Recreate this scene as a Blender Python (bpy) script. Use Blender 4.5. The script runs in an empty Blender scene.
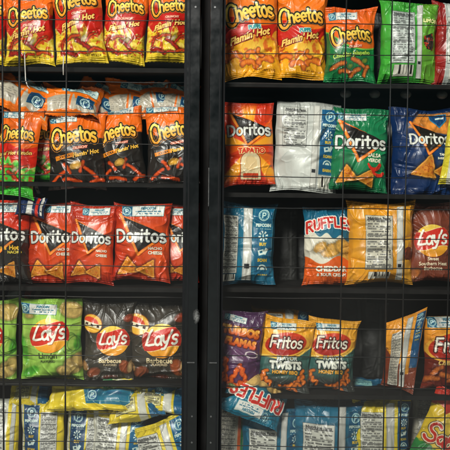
import bpy, math, random
import numpy as np
from mathutils import Matrix, Vector

scene = bpy.context.scene
COL = scene.collection
PI = math.pi
rad = math.radians

# ------------------------------------------------------------------ camera
DIST, PITCH, ROLL = 2.3, 3.6, 0.62
TANH = (0.54) / DIST
cam_d = bpy.data.cameras.new('camera')
cam = bpy.data.objects.new('camera', cam_d)
COL.objects.link(cam)
cam_d.sensor_width = 36.0
cam_d.lens = 18.0 / TANH
cam_d.dof.use_dof = True; cam_d.dof.focus_distance = 2.375; cam_d.dof.aperture_fstop = 1.8
cam_d.clip_start, cam_d.clip_end = 0.05, 50
CPOS = Vector((0, -DIST * math.cos(rad(PITCH)), DIST * math.sin(rad(PITCH))))
RC = (Matrix.Rotation(rad(90 - PITCH), 4, 'X') @ Matrix.Rotation(rad(ROLL), 4, 'Z')).to_3x3()
cam.matrix_world = Matrix.Translation(CPOS) @ RC.to_4x4()
scene.camera = cam


def P(px, py, Y):
    d = RC @ Vector(((px - 225) / 225 * TANH, -(py - 225) / 225 * TANH, -1.0))
    k = (Y - CPOS.y) / d.y
    return CPOS + d * k


def SC(Y):                      # metres per photograph pixel at depth Y
    return (Y - CPOS.y) * TANH / 225


# ------------------------------------------------------------------ noise
def vnoise(x, y, seed=0):
    xi = np.floor(x).astype(np.int64); yi = np.floor(y).astype(np.int64)
    fx = x - xi; fy = y - yi
    fx = fx * fx * fx * (fx * (fx * 6 - 15) + 10); fy = fy * fy * fy * (fy * (fy * 6 - 15) + 10)

    def h(a, b):
        n = (a * 374761393 + b * 668265263 + seed * 974711) & 0xffffffff
        n = ((n ^ (n >> 13)) * 1274126177) & 0xffffffff
        n = (n ^ (n >> 16)) & 0xffff
        return n / 65535.0
    a = h(xi, yi); b = h(xi + 1, yi); c = h(xi, yi + 1); d = h(xi + 1, yi + 1)
    return (a + (b - a) * fx) * (1 - fy) + (c + (d - c) * fx) * fy


def fbm(x, y, seed=0, o=3):
    s = 0; a = 1; t = 0
    for i in range(o):
        s = s + a * vnoise(x * 2 ** i + 17 * i, y * 2 ** i - 9 * i, seed + i * 7); t += a; a *= .5
    return s / t


def sm(d, e):                   # 1 inside (d<0), 0 outside
    t = np.clip(0.5 - d / (2 * e), 0, 1)
    return t * t * (3 - 2 * t)


def c3(c):
    return np.array(c, float) / 255.0


def over(img, m, c):
    m = np.clip(m, 0, 1)[:, None]
    c = c3(c) if not isinstance(c, np.ndarray) else c
    return img * (1 - m) + c * m


def lin(c):
    c = np.clip(c, 0, 1)
    # ink gamut of the printed film: reds lean to orange, blues to teal
    g = (c @ np.array([.3, .59, .11]))[..., None]
    c = g + (c - g) * 1.05
    k = np.clip(c[..., 2] - np.maximum(c[..., 0], c[..., 1] * .8), 0, 1)
    q = np.clip(c[..., 0] - np.maximum(c[..., 1], c[..., 2]), 0, 1)
    c = np.stack([c[..., 0] * (1 - .5 * k), c[..., 1] * (1 + .1 * k) + .035 * q, c[..., 2] * (1 - .22 * k) - .03 * q], -1)
    c = np.clip(c * np.array([.97, .97, .94]), 0, 1)
    return np.where(c <= 0.04045, c / 12.92, ((c + 0.055) / 1.055) ** 2.4)


# ------------------------------------------------------------------ signed distances
def d_segs(P_, x, y):
    """distance to a polyline given as list of points"""
    d = np.full(x.shape, 1e9)
    for (ax, ay), (bx, by) in zip(P_[:-1], P_[1:]):
        dx, dy = bx - ax, by - ay
        l2 = dx * dx + dy * dy + 1e-12
        t = np.clip(((x - ax) * dx + (y - ay) * dy) / l2, 0, 1)
        d = np.minimum(d, (x - ax - t * dx) ** 2 + (y - ay - t * dy) ** 2)
    return np.sqrt(d)


def d_poly(pts, x, y):
    pts = list(pts)
    d = np.full(x.shape, 1e9); ins = np.zeros(x.shape, bool)
    n = len(pts)
    for i in range(n):
        ax, ay = pts[i]; bx, by = pts[(i + 1) % n]
        dx, dy = bx - ax, by - ay
        l2 = dx * dx + dy * dy + 1e-12
        t = np.clip(((x - ax) * dx + (y - ay) * dy) / l2, 0, 1)
        d = np.minimum(d, (x - ax - t * dx) ** 2 + (y - ay - t * dy) ** 2)
        if ay != by:
            ins ^= ((ay > y) != (by > y)) & (x < (bx - ax) * (y - ay) / (by - ay) + ax)
    d = np.sqrt(d)
    return np.where(ins, -d, d)


def d_ell(x, y, cx, cy, a, b, rot=0):
    c, s = math.cos(rad(rot)), math.sin(rad(rot))
    u = (x - cx) * c + (y - cy) * s; v = -(x - cx) * s + (y - cy) * c
    return (np.sqrt((u / a) ** 2 + (v / b) ** 2) - 1) * min(a, b)


def d_box(x, y, cx, cy, hw, hh, rot=0, r=0):
    c, s = math.cos(rad(rot)), math.sin(rad(rot))
    u = abs((x - cx) * c + (y - cy) * s) - hw + r; v = abs(-(x - cx) * s + (y - cy) * c) - hh + r
    return np.sqrt(np.maximum(u, 0) ** 2 + np.maximum(v, 0) ** 2) + np.minimum(np.maximum(u, v), 0) - r


# ---- type: the built-in font's outlines
_tc = {}


def text_edges(s):
    if s in _tc:
        return _tc[s]
    cu = bpy.data.curves.new('lettering', 'FONT'); cu.body = s; cu.resolution_u = 2
    ob = bpy.data.objects.new('lettering', cu); COL.objects.link(ob)
    dg = bpy.context.evaluated_depsgraph_get(); dg.update()
    ev = ob.evaluated_get(dg); me = ev.to_mesh()
    vs = [(v.co.x, v.co.y) for v in me.vertices]
    cnt = {}
    for p in me.polygons:
        for e in p.edge_keys:
            cnt[e] = cnt.get(e, 0) + 1
    E = [(vs[a], vs[b]) for (a, b), n in cnt.items() if n == 1]
    ev.to_mesh_clear()
    bpy.data.objects.remove(ob); bpy.data.curves.remove(cu)
    if s == 'H':
        _tc[s] = E
        return E
    cap = max(p[1] for e in text_edges('H') for p in e)
    E = np.array(E, float).reshape(-1, 4) / cap
    x0 = min(E[:, 0].min(), E[:, 2].min()); x1 = max(E[:, 0].max(), E[:, 2].max())
    E[:, 0] -= (x0 + x1) / 2; E[:, 2] -= (x0 + x1) / 2
    E[:, 1] -= .5; E[:, 3] -= .5
    _tc[s] = (E, x1 - x0)
    return _tc[s]


def d_text(s, x, y, shear=0):
    """text with cap height 1 centred on the origin"""
    E, w = text_edges(s)
    x = x - shear * y
    d = np.full(x.shape, 1e9); ins = np.zeros(x.shape, bool)
    m = (abs(x) < w / 2 + .7) & (abs(y) < 1.3)
    xs, ys = x[m], y[m]
    dd = np.full(xs.shape, 1e9); ii = np.zeros(xs.shape, bool)
    for ax, ay, bx, by in E:
        dx, dy = bx - ax, by - ay
        t = np.clip(((xs - ax) * dx + (ys - ay) * dy) / (dx * dx + dy * dy + 1e-12), 0, 1)
        dd = np.minimum(dd, (xs - ax - t * dx) ** 2 + (ys - ay - t * dy) ** 2)
        if ay != by:
            ii ^= ((ay > ys) != (by > ys)) & (xs < (bx - ax) * (ys - ay) / (by - ay) + ax)
    dd = np.sqrt(dd)
    d[m] = np.where(ii, -dd, dd); d[~m] = .6
    return d


def t_w(s):
    return text_edges(s)[1]


# ---- logo lettering: strokes, x height 1
def arc(cx, cy, rx, ry, a0, a1, n=10):
    return [(cx + rx * math.cos(rad(a0 + (a1 - a0) * i / n)), cy + ry * math.sin(rad(a0 + (a1 - a0) * i / n))) for i in range(n + 1)]


GL = {
    'C': (1.05, [arc(.62, .72, .55, .75, 48, 318, 14)]),
    'D': (1.2, [[(.12, 0), (.12, 1.4), (.42, 1.4)] + arc(.42, .7, .66, .7, 90, -90, 10) + [(.12, 0)]]),
    'F': (.95, [[(.12, 0), (.12, 1.4), (.86, 1.42)], [(.12, .74), (.68, .74)]]),
    'L': (1.0, [[(.55, 1.5), (.36, 1.2), (.22, .7), (.12, .12), (.4, .05), (.98, .1)]]),
    'S': (1.0, [arc(.5, 1.05, .38, .36, 40, 260, 10) + arc(.46, .33, .42, .36, 90, -150, 10)]),
    'R': (1.0, [[(.12, 0), (.12, 1.4), (.48, 1.4)] + arc(.48, 1.05, .38, .35, 90, -90, 8) + [(.14, .7)], [(.42, .7), (.88, 0)]]),
    'U': (1.0, [[(.12, 1.4), (.12, .4)] + arc(.48, .4, .36, .4, 180, 360, 8) + [(.84, 1.4)]]),
    'K': (.9, [[(.12, 1.4), (.12, .05), (.78, .05)]]),
    'E': (.9, [[(.78, 1.4), (.12, 1.4), (.12, 0), (.8, 0)], [(.12, .72), (.65, .72)]]),
    'Z': (.95, [arc(.48, 1.05, .34, .35, 35, 250, 9) + arc(.46, .34, .38, .35, 80, -145, 9)]),
    'h': (.98, [[(.12, 0), (.12, 1.5)], arc(.46, .6, .34, .38, 180, 0, 8) + [(.8, 0)]]),
    'e': (.98, [[(.12, .5), (.84, .55)] + arc(.48, .5, .37, .48, 8, 312, 12)]),
    't': (.72, [[(.32, 1.4), (.32, .25)] + arc(.52, .25, .2, .22, 180, 290, 5), [(.0, .95), (.64, .98)]]),
    'o': (1.0, [arc(.5, .5, .38, .48, 0, 360, 14)]),
    's': (.82, [arc(.4, .75, .3, .24, 35, 260, 8) + arc(.38, .25, .31, .25, 80, -145, 8)]),
    'r': (.68, [[(.12, 0), (.12, 1)], arc(.44, .6, .32, .36, 180, 65, 6)]),
    'i': (.36, [[(.14, 0), (.14, .95)], [(.14, 1.38), (.15, 1.4)]]),
    'a': (1.0, [arc(.48, .48, .37, .46, 0, 360, 12), [(.86, .98), (.84, .3), (.98, .0)]]),
    'y': (.95, [[(.1, .98), (.16, .45), (.42, .2), (.72, .4)], [(.84, 1.0), (.7, .1), (.45, -.42), (.1, -.45)]]),
    "'": (.3, [[(.16, 1.5), (.06, 1.15)]]),
    'b': (1.0, [[(.12, 1.45), (.12, 0)], arc(.48, .48, .36, .46, 0, 360, 12)]),
}


def word(s, adj=None, track=0.0, shear=0.0, arch=0.0):
    """list of polylines, centred, total width 1; adj: {index:(scale, dy)}"""
    x = 0; out = []
    for i, ch in enumerate(s):
        sc, dy = (adj or {}).get(i, (1, 0))
        w, strokes = GL[ch]
        for st in strokes:
            out.append([(x + px * sc + shear * (py * sc + dy), py * sc + dy) for px, py in st])
        x += w * sc + track
    x -= track
    res = []
    for st in out:
        q = []
        for px, py in st:
            X = (px - x / 2) / x; Y = (py - .6) / x
            q.append((X, Y + arch * (.25 - X * X)))
        res.append(q)
    return res, 1.0 / x


def d_word(wd, x, y):
    d = np.full(x.shape, 1e9)
    for st in wd:
        d = np.minimum(d, d_segs(st, x, y))
    return d


W_CHEE = word('Cheetos', {0: (1.42, -.2)}, track=.0, arch=.2)
W_CHEE = ([[(a, b * 1.2) for a, b in st] for st in W_CHEE[0]], W_CHEE[1])
W_DORI = word('Doritos', {0: (1.0, 0)}, track=.1)
W_LAYS = word("Lay's", {0: (1.12, -.02)}, track=-.02, shear=.16)
W_FRIT = word('Fritos', {0: (1.1, 0)}, track=.06, shear=.16)
W_RUFF = word('RUFFKEZ', {0: (1.12, -.08), 6: (1.08, -.06)}, track=.1, arch=.35)
W_SABR = word('Sabritas', {0: (1.5, -.3)}, track=.03, shear=.12)


# ------------------------------------------------------------------ printed designs (local units; sdf, colour, half extents)
class Design:
    def __init__(self, hx, hy, sdf, col):
        self.hx, self.hy, self.sdf, self.col = hx, hy, sdf, col


def fill(x, c):
    return np.tile(c3(c), (x.size, 1))


def des_text(s, color, bold=.04, shear=0, out=None, grad=None):
    w = t_w(s)
    ow = out[1] if out else 0

    def sdf(x, y): return d_text(s, x, y, shear) - bold - ow

    def col(x, y, d, e):
        img = fill(x, out[0]) if out else fill(x, color)
        m = sm(d + ow, e)
        if grad is not None:
            t = np.clip(y + .5, 0, 1)[:, None]
            c = c3(grad) * (1 - t) + c3(color) * t
            return img * (1 - m[:, None]) + c * m[:, None]
        return over(img, m, color)
    return Design(w / 2 + .35 + abs(shear) * .6, .85, sdf, col)


def des_cheetos():
    wd, u = W_CHEE
    r = .17 * u; o = .2 * u

    def sdf(x, y): return d_word(wd, x, y) - r - o - .05 * u

    def col(x, y, d, e):
        img = fill(x, (228, 150, 70))
        img = over(img, sm(d + .05 * u, e), (26, 18, 14))
        t = np.clip((y + .12) / .26, 0, 1)[:, None]
        g = c3((233, 150, 44)) * (1 - t) + c3((252, 226, 112)) * t
        m = sm(d + o + .05 * u, e)[:, None]
        return img * (1 - m) + g * m
    return Design(.6, .3, sdf, col)


def des_doritos(tri=(30, 26, 24), edge=(226, 108, 40)):
    wd, u = W_DORI
    r = .15 * u
    T = [(-.42, .40), (.52, .02), (.30, -.06), (-.06, -.33)]
    L1 = [(-.42, .42), (-.05, -.34), (.34, -.06)]
    L2 = [(-.42, .42), (.1, .2)]

    def parts(x, y):
        dt = d_word(wd, x, y) - r
        dtri = d_poly(T, x, y) - .01
        # brush-like taper of the orange edge
        dl = d_segs(L1, x, y) - .032 + .02 * np.clip(x + .1, 0, 1)
        dl = np.minimum(dl, d_segs(L2, x, y) - .018 + .03 * np.clip(x + .4, 0, .5))
        return dt, dtri, dl

    def sdf(x, y):
        dt, dtri, dl = parts(x, y)
        return np.minimum(np.minimum(dt - .06 * u, dtri), dl)

    def col(x, y, d, e):
        dt, dtri, dl = parts(x, y)
        img = fill(x, tri)
        n = fbm(x * 9, y * 9, 3)[:, None]
        img = over(img, sm(dl, e), c3(edge) * (.75 + .6 * n))
        img = over(img, sm(dl + .02, e) * .6, (250, 190, 90))
        img = over(img, sm(dt - .06 * u, e), (24, 22, 22))
        img = over(img, sm(dt, e), (226, 228, 226))
        return img
    return Design(.6, .48, sdf, col)


def des_lays():
    wd, u = W_LAYS
    wd = [[(px * .88 - .01, py * .95 + .045 + .05 * px) for px, py in st] for st in wd]
    r = .125 * u

    def rib(x, y):
        yy = y - .05 * np.sin(x * 5.2) - .02 - .05 * x
        return np.maximum(abs(yy - .03) - .235, d_ell(x, y, 0, 0, .53, .47))

    def ell(x, y): return d_ell(x, y, 0, 0, .5, .43)

    def sdf(x, y): return np.minimum(ell(x, y), rib(x, y))

    def col(x, y, d, e):
        t = np.clip((y + .43) / .86, 0, 1)[:, None]
        img = c3((236, 150, 40)) * (1 - t) + c3((250, 214, 92)) * t
        img = over(img, sm(rib(x, y) - .018, e), (250, 226, 170))
        rc = c3((206, 42, 34)) * (1 - .25 * np.clip(abs(x) * 1.6 - .3, 0, 1))[:, None]
        img = over(img, sm(rib(x, y), e), rc)
        img = over(img, sm(d_word(wd, x - .015, y + .012) - r, e) * .55, (90, 10, 12))
        return over(img, sm(d_word(wd, x, y) - r, e), (248, 246, 238))
    return Design(.56, .46, sdf, col)


def des_fritos():
    wd, u = W_FRIT
    wd = [[(px * .84, py * .84 + .01) for px, py in st] for st in wd]
    r = .13 * u * .84

    def ell(x, y): return d_ell(x, y, 0, 0, .53, .27, 7)

    def txt(x, y): return d_word(wd, x, y) - r

    def sdf(x, y): return np.minimum(ell(x, y) - .035, txt(x, y) - .03)

    def col(x, y, d, e):
        img = fill(x, (240, 176, 70))
        t = np.clip((y + .28) / .56, 0, 1)[:, None]
        img = over(img, sm(ell(x, y), e), c3((160, 24, 22)) * (1 - t) + c3((212, 62, 38)) * t)
        img = over(img, sm(txt(x, y) - .025, e), (70, 16, 16))
        return over(img, sm(txt(x, y), e), (246, 240, 228))
    return Design(.62, .4, sdf, col)


def des_ruffles():
    wd, u = W_RUFF
    r = .16 * u

    def sdf(x, y): return d_word(wd, x, y) - r - .15 * u

    def col(x, y, d, e):
        img = fill(x, (240, 238, 232))
        return over(img, sm(d + .15 * u, e), (200, 38, 40))
    return Design(.6, .32, sdf, col)


def des_sabritas():
    wd, u = W_SABR
    r = .15 * u

    def sdf(x, y): return d_word(wd, x, y) - r - .2 * u

    def col(x, y, d, e):
        img = fill(x, (60, 20, 20))
        img = over(img, sm(d + .07 * u, e), (246, 232, 200))
        return over(img, sm(d + .2 * u, e), (206, 40, 32))
    return Design(.65, .42, sdf, col)


def paint_coin(img, x, y, cx, cy, R, fg, bg, e):
    if bg is not None:
        img = over(img, sm(d_ell(x, y, cx, cy, R, R), e), bg)
    rr = np.hypot(x - cx, y - cy)
    img = over(img, sm(abs(rr - R * .86) - R * .07, e), fg)
    dashed = (np.sin(np.arctan2(y - cy, x - cx) * 14) > -.2)
    img = over(img, sm(abs(rr - R * .68) - R * .05, e) * dashed, fg)
    u = R * .62
    st = [[(cx - u * .35, cy - u * .6), (cx - u * .35, cy + u * .6), (cx + u * .1, cy + u * .6)] + [(a, b) for a, b in arc(cx + u * .1, cy + u * .25, u * .38, u * .35, 90, -90, 6)] + [(cx - u * .3, cy - u * .1)]]
    return over(img, sm(d_word(st, x, y) - R * .1, e), fg)


def des_reward(blue=(38, 92, 140), paper=(224, 224, 222), coin=True):
    """loyalty sticker printed across the top of a bag: coin and lettering; width 1, height .27"""
    def sdf(x, y): return d_box(x, y, 0, 0, .5, .135, 0, .02)

    def col(x, y, d, e):
        img = fill(x, paper)
        if coin:
            img = over(img, sm(d_box(x, y, -.39, 0, .13, .15), e), blue)
        tw = t_w('PEPCOIN')
        s = .34 / tw
        img = over(img, sm(d_text('PEPCOIN', (x - .12) / s, (y - .062) / s) * s - .004, e), blue)
        for k, (yy, hw) in enumerate([(-.015, .3), (-.07, .25)]):
            dash = vnoise(x * 42, y * 0 + k, 5) > .32
            img = over(img, sm(d_box(x, y, .12, yy, hw, .014), e) * dash, (70, 110, 150))
        return over(img, sm(-d - .012, e), (130, 160, 178))
    D_ = Design(.52, .16, sdf, col); D_.coin = (-.385, 0, .112, blue)
    return D_


def des_coin(bg, dim=1):
    return Design(.52, .52, lambda x, y: d_ell(x, y, 0, 0, .5, .5), lambda x, y, d, e: paint_coin(fill(x, bg), x, y, 0, 0, .5, (218, 232, 238), None, e) * dim)


def des_nutrition(H, paper=(206, 206, 200), ink=(62, 62, 64)):
    sd = int(H * 7919) % 97
    def sdf(x, y): return d_box(x, y, 0, 0, .5, H / 2)

    def col(x, y, d, e):
        img = fill(x, paper)
        img = img * (1 - .05 * fbm(x * 4, y * 4, 9)[:, None])
        top = H / 2 - .05
        s = .8 / t_w('Nutrition Facts')
        img = over(img, sm(d_text('Nutrition Facts', x / s, (y - top + .06) / s) * s - .008, e), ink)
        yy = top - .17; k = 0
        while yy > -H / 2 + .06:
            if k % 3 == 0:
                img = over(img, sm(abs(y - yy - .045) - (.012 if k % 6 == 0 else .006), e) * (abs(x) < .45), ink)
            word_ = vnoise(x * 16 + 3 * k, np.full_like(x, k * 3.7 + sd), 11 + sd) > .36
            letter = .45 + .55 * vnoise(x * 60, np.full_like(x, k * 1.7), 2 + sd)
            r_ = .42 - .3 * ((k * 7 + sd) % 5 == 0)
            img = over(img, sm(abs(y - yy) - .02, e) * word_ * letter * ((x > -.44) & (x < r_)), ink)
            yy -= .088; k += 1
        return over(img, sm(-d - .012, e), ink)
    return Design(.51, H / 2 + .01, sdf, col)


def des_barcode(H):
    def sdf(x, y): return d_box(x, y, 0, 0, .5, H / 2)

    def col(x, y, d, e):
        img = fill(x, (216, 214, 206))
        bars = vnoise(x * 26, x * 0, 4) > .5
        return over(img, bars * (abs(x) < .44) * (y > -H / 2 + .1), (36, 34, 34))
    return Design(.51, H / 2 + .01, sdf, col)


def des_panel(H, blue=(34, 78, 122), n=3):
    """tall loyalty panel on a bag's back: coin, PEPCOIN, BUY / SCAN / EARN pictograms; width 1"""
    def sdf(x, y): return d_box(x, y, 0, 0, .5, H / 2)

    def col(x, y, d, e):
        img = fill(x, blue)
        img = img * (.92 + .16 * fbm(x * 3, y * 3, 8)[:, None])
        w = (222, 230, 232)
        top = H / 2
        s = .8 / t_w('PEPCOIN')
        img = over(img, sm(d_text('PEPCOIN', x / s, (y - top + .92) / s) * s - .018, e), w)
        img = over(img, sm(d_box(x, y, 0, top - 1.1, .42, .012), e) * (vnoise(x * 26, y * 0, 3) > .3), w)
        for k, t in enumerate(['BUY', 'SCAN', 'EARN'][:n]):
            yc = top - 1.45 - k * .78
            if k == 0:
                a = np.arctan2(y - yc, x); rr = np.hypot(x, y - yc)
                img = over(img, sm(rr - .2 - .06 * np.sign(np.sin(a * 8)), e), w)
                img = over(img, sm(rr - .13, e), blue)
                img = over(img, sm(d_box(x, y, 0, yc, .03, .1), e), w)
            elif k == 1:
                img = over(img, sm(d_box(x, y, -.08, yc - .02, .16, .13, 14), e), w)
                img = over(img, sm(d_box(x, y, .16, yc + .04, .09, .16, -28), e), w)
                img = over(img, sm(d_box(x, y, -.08, yc, .07, .05, 14), e), blue)
            else:
                img = over(img, sm(np.maximum(d_ell(x, y, 0, yc - .1, .27, .27), -(y - yc + .1)), e), w)
                img = over(img, sm(abs(np.hypot(x, y - yc + .1) - .17) - .03, e), blue)
            s = .5 / t_w('SCAN')
            img = over(img, sm(d_text(t, x / s, (y - yc + .4) / s) * s - .016, e), (228, 186, 70))
        return over(img, sm(-d - .02, e) * .5, (150, 180, 200))
    D_ = Design(.51, H / 2 + .01, sdf, col); D_.coin = (0, H / 2 - .42, .31, blue)
    return D_


def des_badge():
    """small round yellow badge with a ribbon, upper corner of the barbecue bags"""
    def sdf(x, y): return d_ell(x, y, 0, 0, .5, .42, -20)

    def col(x, y, d, e):
        img = fill(x, (232, 176, 64))
        img = over(img, sm(d_ell(x, y, -.05, .08, .36, .2, -20), e), (206, 60, 40))
        img = over(img, sm(d_box(x, y, 0, -.06, .44, .1, -14), e), (236, 226, 200))
        s = .5 / t_w('SINCE')
        c, q = math.cos(rad(-14)), math.sin(rad(-14))
        u, v = x * c + (y + .06) * q, -x * q + (y + .06) * c
        img = over(img, (vnoise(u * 16, u * 0, 4) > .35) * sm(abs(v) - .05, e) * (abs(u) < .34), (60, 30, 24))
        return over(img, sm(-d - .03, e), (120, 60, 30))
    return Design(.52, .52, sdf, col)


def des_strip(H, c=(206, 206, 204), w=.1):
    def sdf(x, y): return d_box(x, y, 0, 0, w / 2, H / 2)

    def col(x, y, d, e):
        img = fill(x, c)
        img = img * (1 - .25 * sm(abs(abs(x) - w * .42) - w * .04, e))[:, None]
        return over(img, sm(d_box(x, y, 0, -H * .3, w * .3, w * .26), e), (40, 42, 48))
    return Design(w / 2 + .005, H / 2 + .005, sdf, col)


def des_plain_label():
    """cream arched label with red lettering space left plain"""
    def sdf(x, y): return np.minimum(d_box(x, y, 0, -.2, .5, .45, 0, .06), d_ell(x, y, 0, .22, .5, .42))

    def col(x, y, d, e):
        img = fill(x, (226, 206, 170))
        img = over(img, sm(-d - .03, e), (150, 40, 26))
        img = over(img, sm(d_box(x, y, 0, -.44, .36, .1, 0, .05), e), (196, 60, 34))
        return over(img, sm(d_ell(x, y, 0, .1, .32, .34), e) * .35, (206, 160, 100))
    return Design(.52, .68, sdf, col)


DS = dict(cheetos=des_cheetos(), doritos=des_doritos(), lays=des_lays(), fritos=des_fritos(), ruffles=des_ruffles(),
          sabritas=des_sabritas(), reward=des_reward(), badge=des_badge(), plain=des_plain_label())


# ------------------------------------------------------------------ painted artwork pieces
def curl(img, x, y, pts, r, c0, c1, seed, e):
    d = d_segs(pts, x, y)
    rr = r * (.5 + 1.0 * fbm(x * 19, y * 19, seed))
    m = sm(d - rr, e)
    t = np.clip(d / rr, 0, 1)
    sh = (1 - t ** 2)[:, None] * (.65 + .5 * fbm(x * 45, y * 45, seed + 1))[:, None]
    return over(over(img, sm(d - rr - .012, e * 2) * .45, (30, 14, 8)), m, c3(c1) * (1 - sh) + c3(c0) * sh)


def tchip(img, x, y, cx, cy, s, rot, seed, e, c=(224, 146, 46)):
    pts = [(cx + s * math.cos(rad(rot + a)) * k, cy + s * math.sin(rad(rot + a)) * k * .86) for a, k in ((0, 1), (125, 1), (240, .95))]
    d = d_poly(pts, x, y) - .03 + .02 * fbm(x * 14, y * 14, seed)
    n = fbm(x * 34, y * 34, seed + 2); n2 = fbm(x * 8, y * 8, seed + 5)
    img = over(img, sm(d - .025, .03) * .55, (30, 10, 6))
    cc = c3(c) * (.62 + .34 * n + .3 * n2)[:, None]
    cc = over(cc, (n > .62) * .55, (150, 52, 20))
    cc = over(cc, sm(abs(d + .012) - .008, e) * .5, (246, 196, 104))
    return over(img, sm(d, e), cc)


def pchip(img, x, y, cx, cy, a, b, rot, seed, e, c=(226, 188, 120)):
    d = d_ell(x, y, cx, cy, a, b, rot) + .02 * fbm(x * 12, y * 12, seed)
    n = fbm(x * 18, y * 18, seed)
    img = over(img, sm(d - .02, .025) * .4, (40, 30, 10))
    cc = c3(c) * (.72 + .34 * n)[:, None]
    cc = over(cc, sm(abs(d + .012) - .012, e * 1.5) * .6, tuple(int(v * .62) for v in c))
    return over(img, sm(d, e), cc)


def flames(x, t, base, amp, seed, k=9):
    """mask of flame tongues rising above height t=base (t down)"""
    n = np.abs(np.sin(x * k * 2.2 + 3 * vnoise(x * 4, t * 5, seed))) * (.5 + .7 * vnoise(x * k, t * 2, seed + 1))
    return t - (base - amp * n)


def bg_cheetos(mid, low, curlcols, lowstart=.56, midstart=.36, band_amp=.1, white=True):
    def f(x, y, H, t, rng, e):
        img = fill(x, (228, 98, 30))
        g = np.clip(1 - t / .3, 0, 1)[:, None]
        img = img * (1 - .18 * g) + c3((246, 140, 40)) * .18 * g
        dm = t - midstart - .05 * np.sin(x * 5 + .6)
        img = over(img, sm(-dm, e), mid)
        dl = flames(x, t, lowstart + .10 * x, band_amp, 3, 6)
        img = over(img, sm(-(dl + .015), e), tuple(min(255, int(c * .6 + 90)) for c in low))
        lo = c3(low) * (.86 + .24 * fbm(x * 5, y * 5, 4))[:, None]
        img = over(img, sm(-dl, e), lo)
        spk = fbm(x * 13, y * 13, 15); spk2 = fbm(x * 7 + 5, y * 9, 19)
        img = over(img, sm(-dl - .02, .03) * np.clip((spk - .56) * 9, 0, 1) * (t < .9) * .8, tuple(int(v * .92) for v in curlcols[0]))
        img = over(img, sm(-dl - .02, .03) * np.clip((spk2 - .6) * 9, 0, 1) * (t < .88) * .6, (246, 226, 130))
        for k, (cx, tt, rot, ln) in enumerate([(-.30, .74, 60, .13), (-.12, .70, 15, .15), (.08, .78, -35, .15), (.26, .70, 40, .16), (.30, .86, 10, .12), (-.22, .88, -15, .14), (.02, .90, 12, .1)]):
            cy = H * (.5 - tt)
            a = rad(rot)
            pts = [(cx - ln * math.cos(a), cy - ln * math.sin(a)), (cx - .02, cy + .035), (cx + ln * math.cos(a), cy + ln * math.sin(a))]
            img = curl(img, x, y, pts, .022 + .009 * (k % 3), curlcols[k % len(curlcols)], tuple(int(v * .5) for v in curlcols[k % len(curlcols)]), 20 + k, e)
        if white:
            img = pchip(img, x, y, .1, H * (.5 - .71), .09, .04, 50, 9, e, (214, 196, 160))
        return img
    return f


def bg_puffs(x, y, H, t, rng, e):
    img = fill(x, (232, 112, 30))
    dm = t - .43 - .05 * np.sin(x * 5 + .6)
    img = over(img, sm(-dm, e), (186, 26, 22))
    dl = flames(x, t, .64 - .08 * x, .1, 5, 6)
    img = over(img, sm(-dl, e), c3((236, 166, 34)) * (.86 + .22 * fbm(x * 4, y * 4, 4))[:, None])
    gl = np.clip(1 - np.hypot(x - .12, (y - H * (.5 - .7)) * 1.4) / .34, 0, 1)
    img = over(img, gl * .55 * sm(-dl, e), (250, 226, 130))
    img = over(img, sm(-dl - .02, .03) * np.clip((fbm(x * 11, y * 11, 15) - .6) * 9, 0, 1) * (t < .84) * .7, (200, 70, 34))
    for k, (cx, tt, rot) in enumerate([(-.3, .80, 20), (-.05, .88, -10), (.26, .84, 15), (-.34, .72, 80), (.2, .72, 120), (.0, .76, 40)]):
        cy = H * (.5 - tt); q = .13 if k < 4 else .08
        pts = [(px, py) for px, py in arc(cx, cy - .03, q, q * .8, 20 + rot, 150 + rot, 6)]
        img = curl(img, x, y, pts, .05 if k < 4 else .034, (232, 128, 44), (166, 62, 20), 40 + k, e)
    return img


def bg_black(x, y, H, t, rng, e):
    img = fill(x, (230, 104, 28))
    dm = t - .37 - .04 * np.sin(x * 6 + 2)
    img = over(img, sm(-dm, e), c3((34, 30, 28)) * (.8 + .5 * fbm(x * 4, y * 4, 6))[:, None])
    for k, (cx, tt, rot, ln) in enumerate([(-.3, .84, 35, .13), (.28, .80, -40, .15), (.36, .9, 20, .1), (-.06, .90, -12, .15), (.12, .72, 70, .08), (-.14, .74, -50, .09)]):
        cy = H * (.5 - tt); a = rad(rot)
        pts = [(cx - ln * math.cos(a), cy - ln * math.sin(a)), (cx, cy + .02), (cx + ln * math.cos(a), cy + ln * math.sin(a))]
        img = curl(img, x, y, pts, .034, (222, 84, 32), (120, 26, 12), 60 + k, e)
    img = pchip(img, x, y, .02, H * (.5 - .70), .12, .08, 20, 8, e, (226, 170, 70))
    return img


def bg_jalapeno(x, y, H, t, rng, e):
    img = fill(x, (228, 96, 30))
    dm = t - .57 - .1 * x + .5 * (x - .1) ** 2
    img = over(img, sm(-(dm + .02), e), (120, 190, 80))
    img = over(img, sm(-dm, e), c3((22, 112, 62)) * (.75 + .5 * fbm(x * 4, y * 4, 6))[:, None])
    for k, (cx, tt, rot, ln) in enumerate([(-.26, .80, 25, .13), (.16, .76, -30, .15), (.3, .86, 60, .09), (-.1, .88, -12, .12), (.08, .88, 40, .1)]):
        cy = H * (.5 - tt); a = rad(rot)
        pts = [(cx - ln * math.cos(a), cy - ln * math.sin(a)), (cx, cy + .03), (cx + ln * math.cos(a), cy + ln * math.sin(a))]
        img = curl(img, x, y, pts, .042, (206, 112, 46), (110, 50, 20), 70 + k, e)
    for k, (cx, tt) in enumerate([(.28, .72), (-.02, .8)]):
        img = pchip(img, x, y, cx, H * (.5 - tt), .07, .05, 30, 7 + k, e, (130, 160, 60))
    return img


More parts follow.
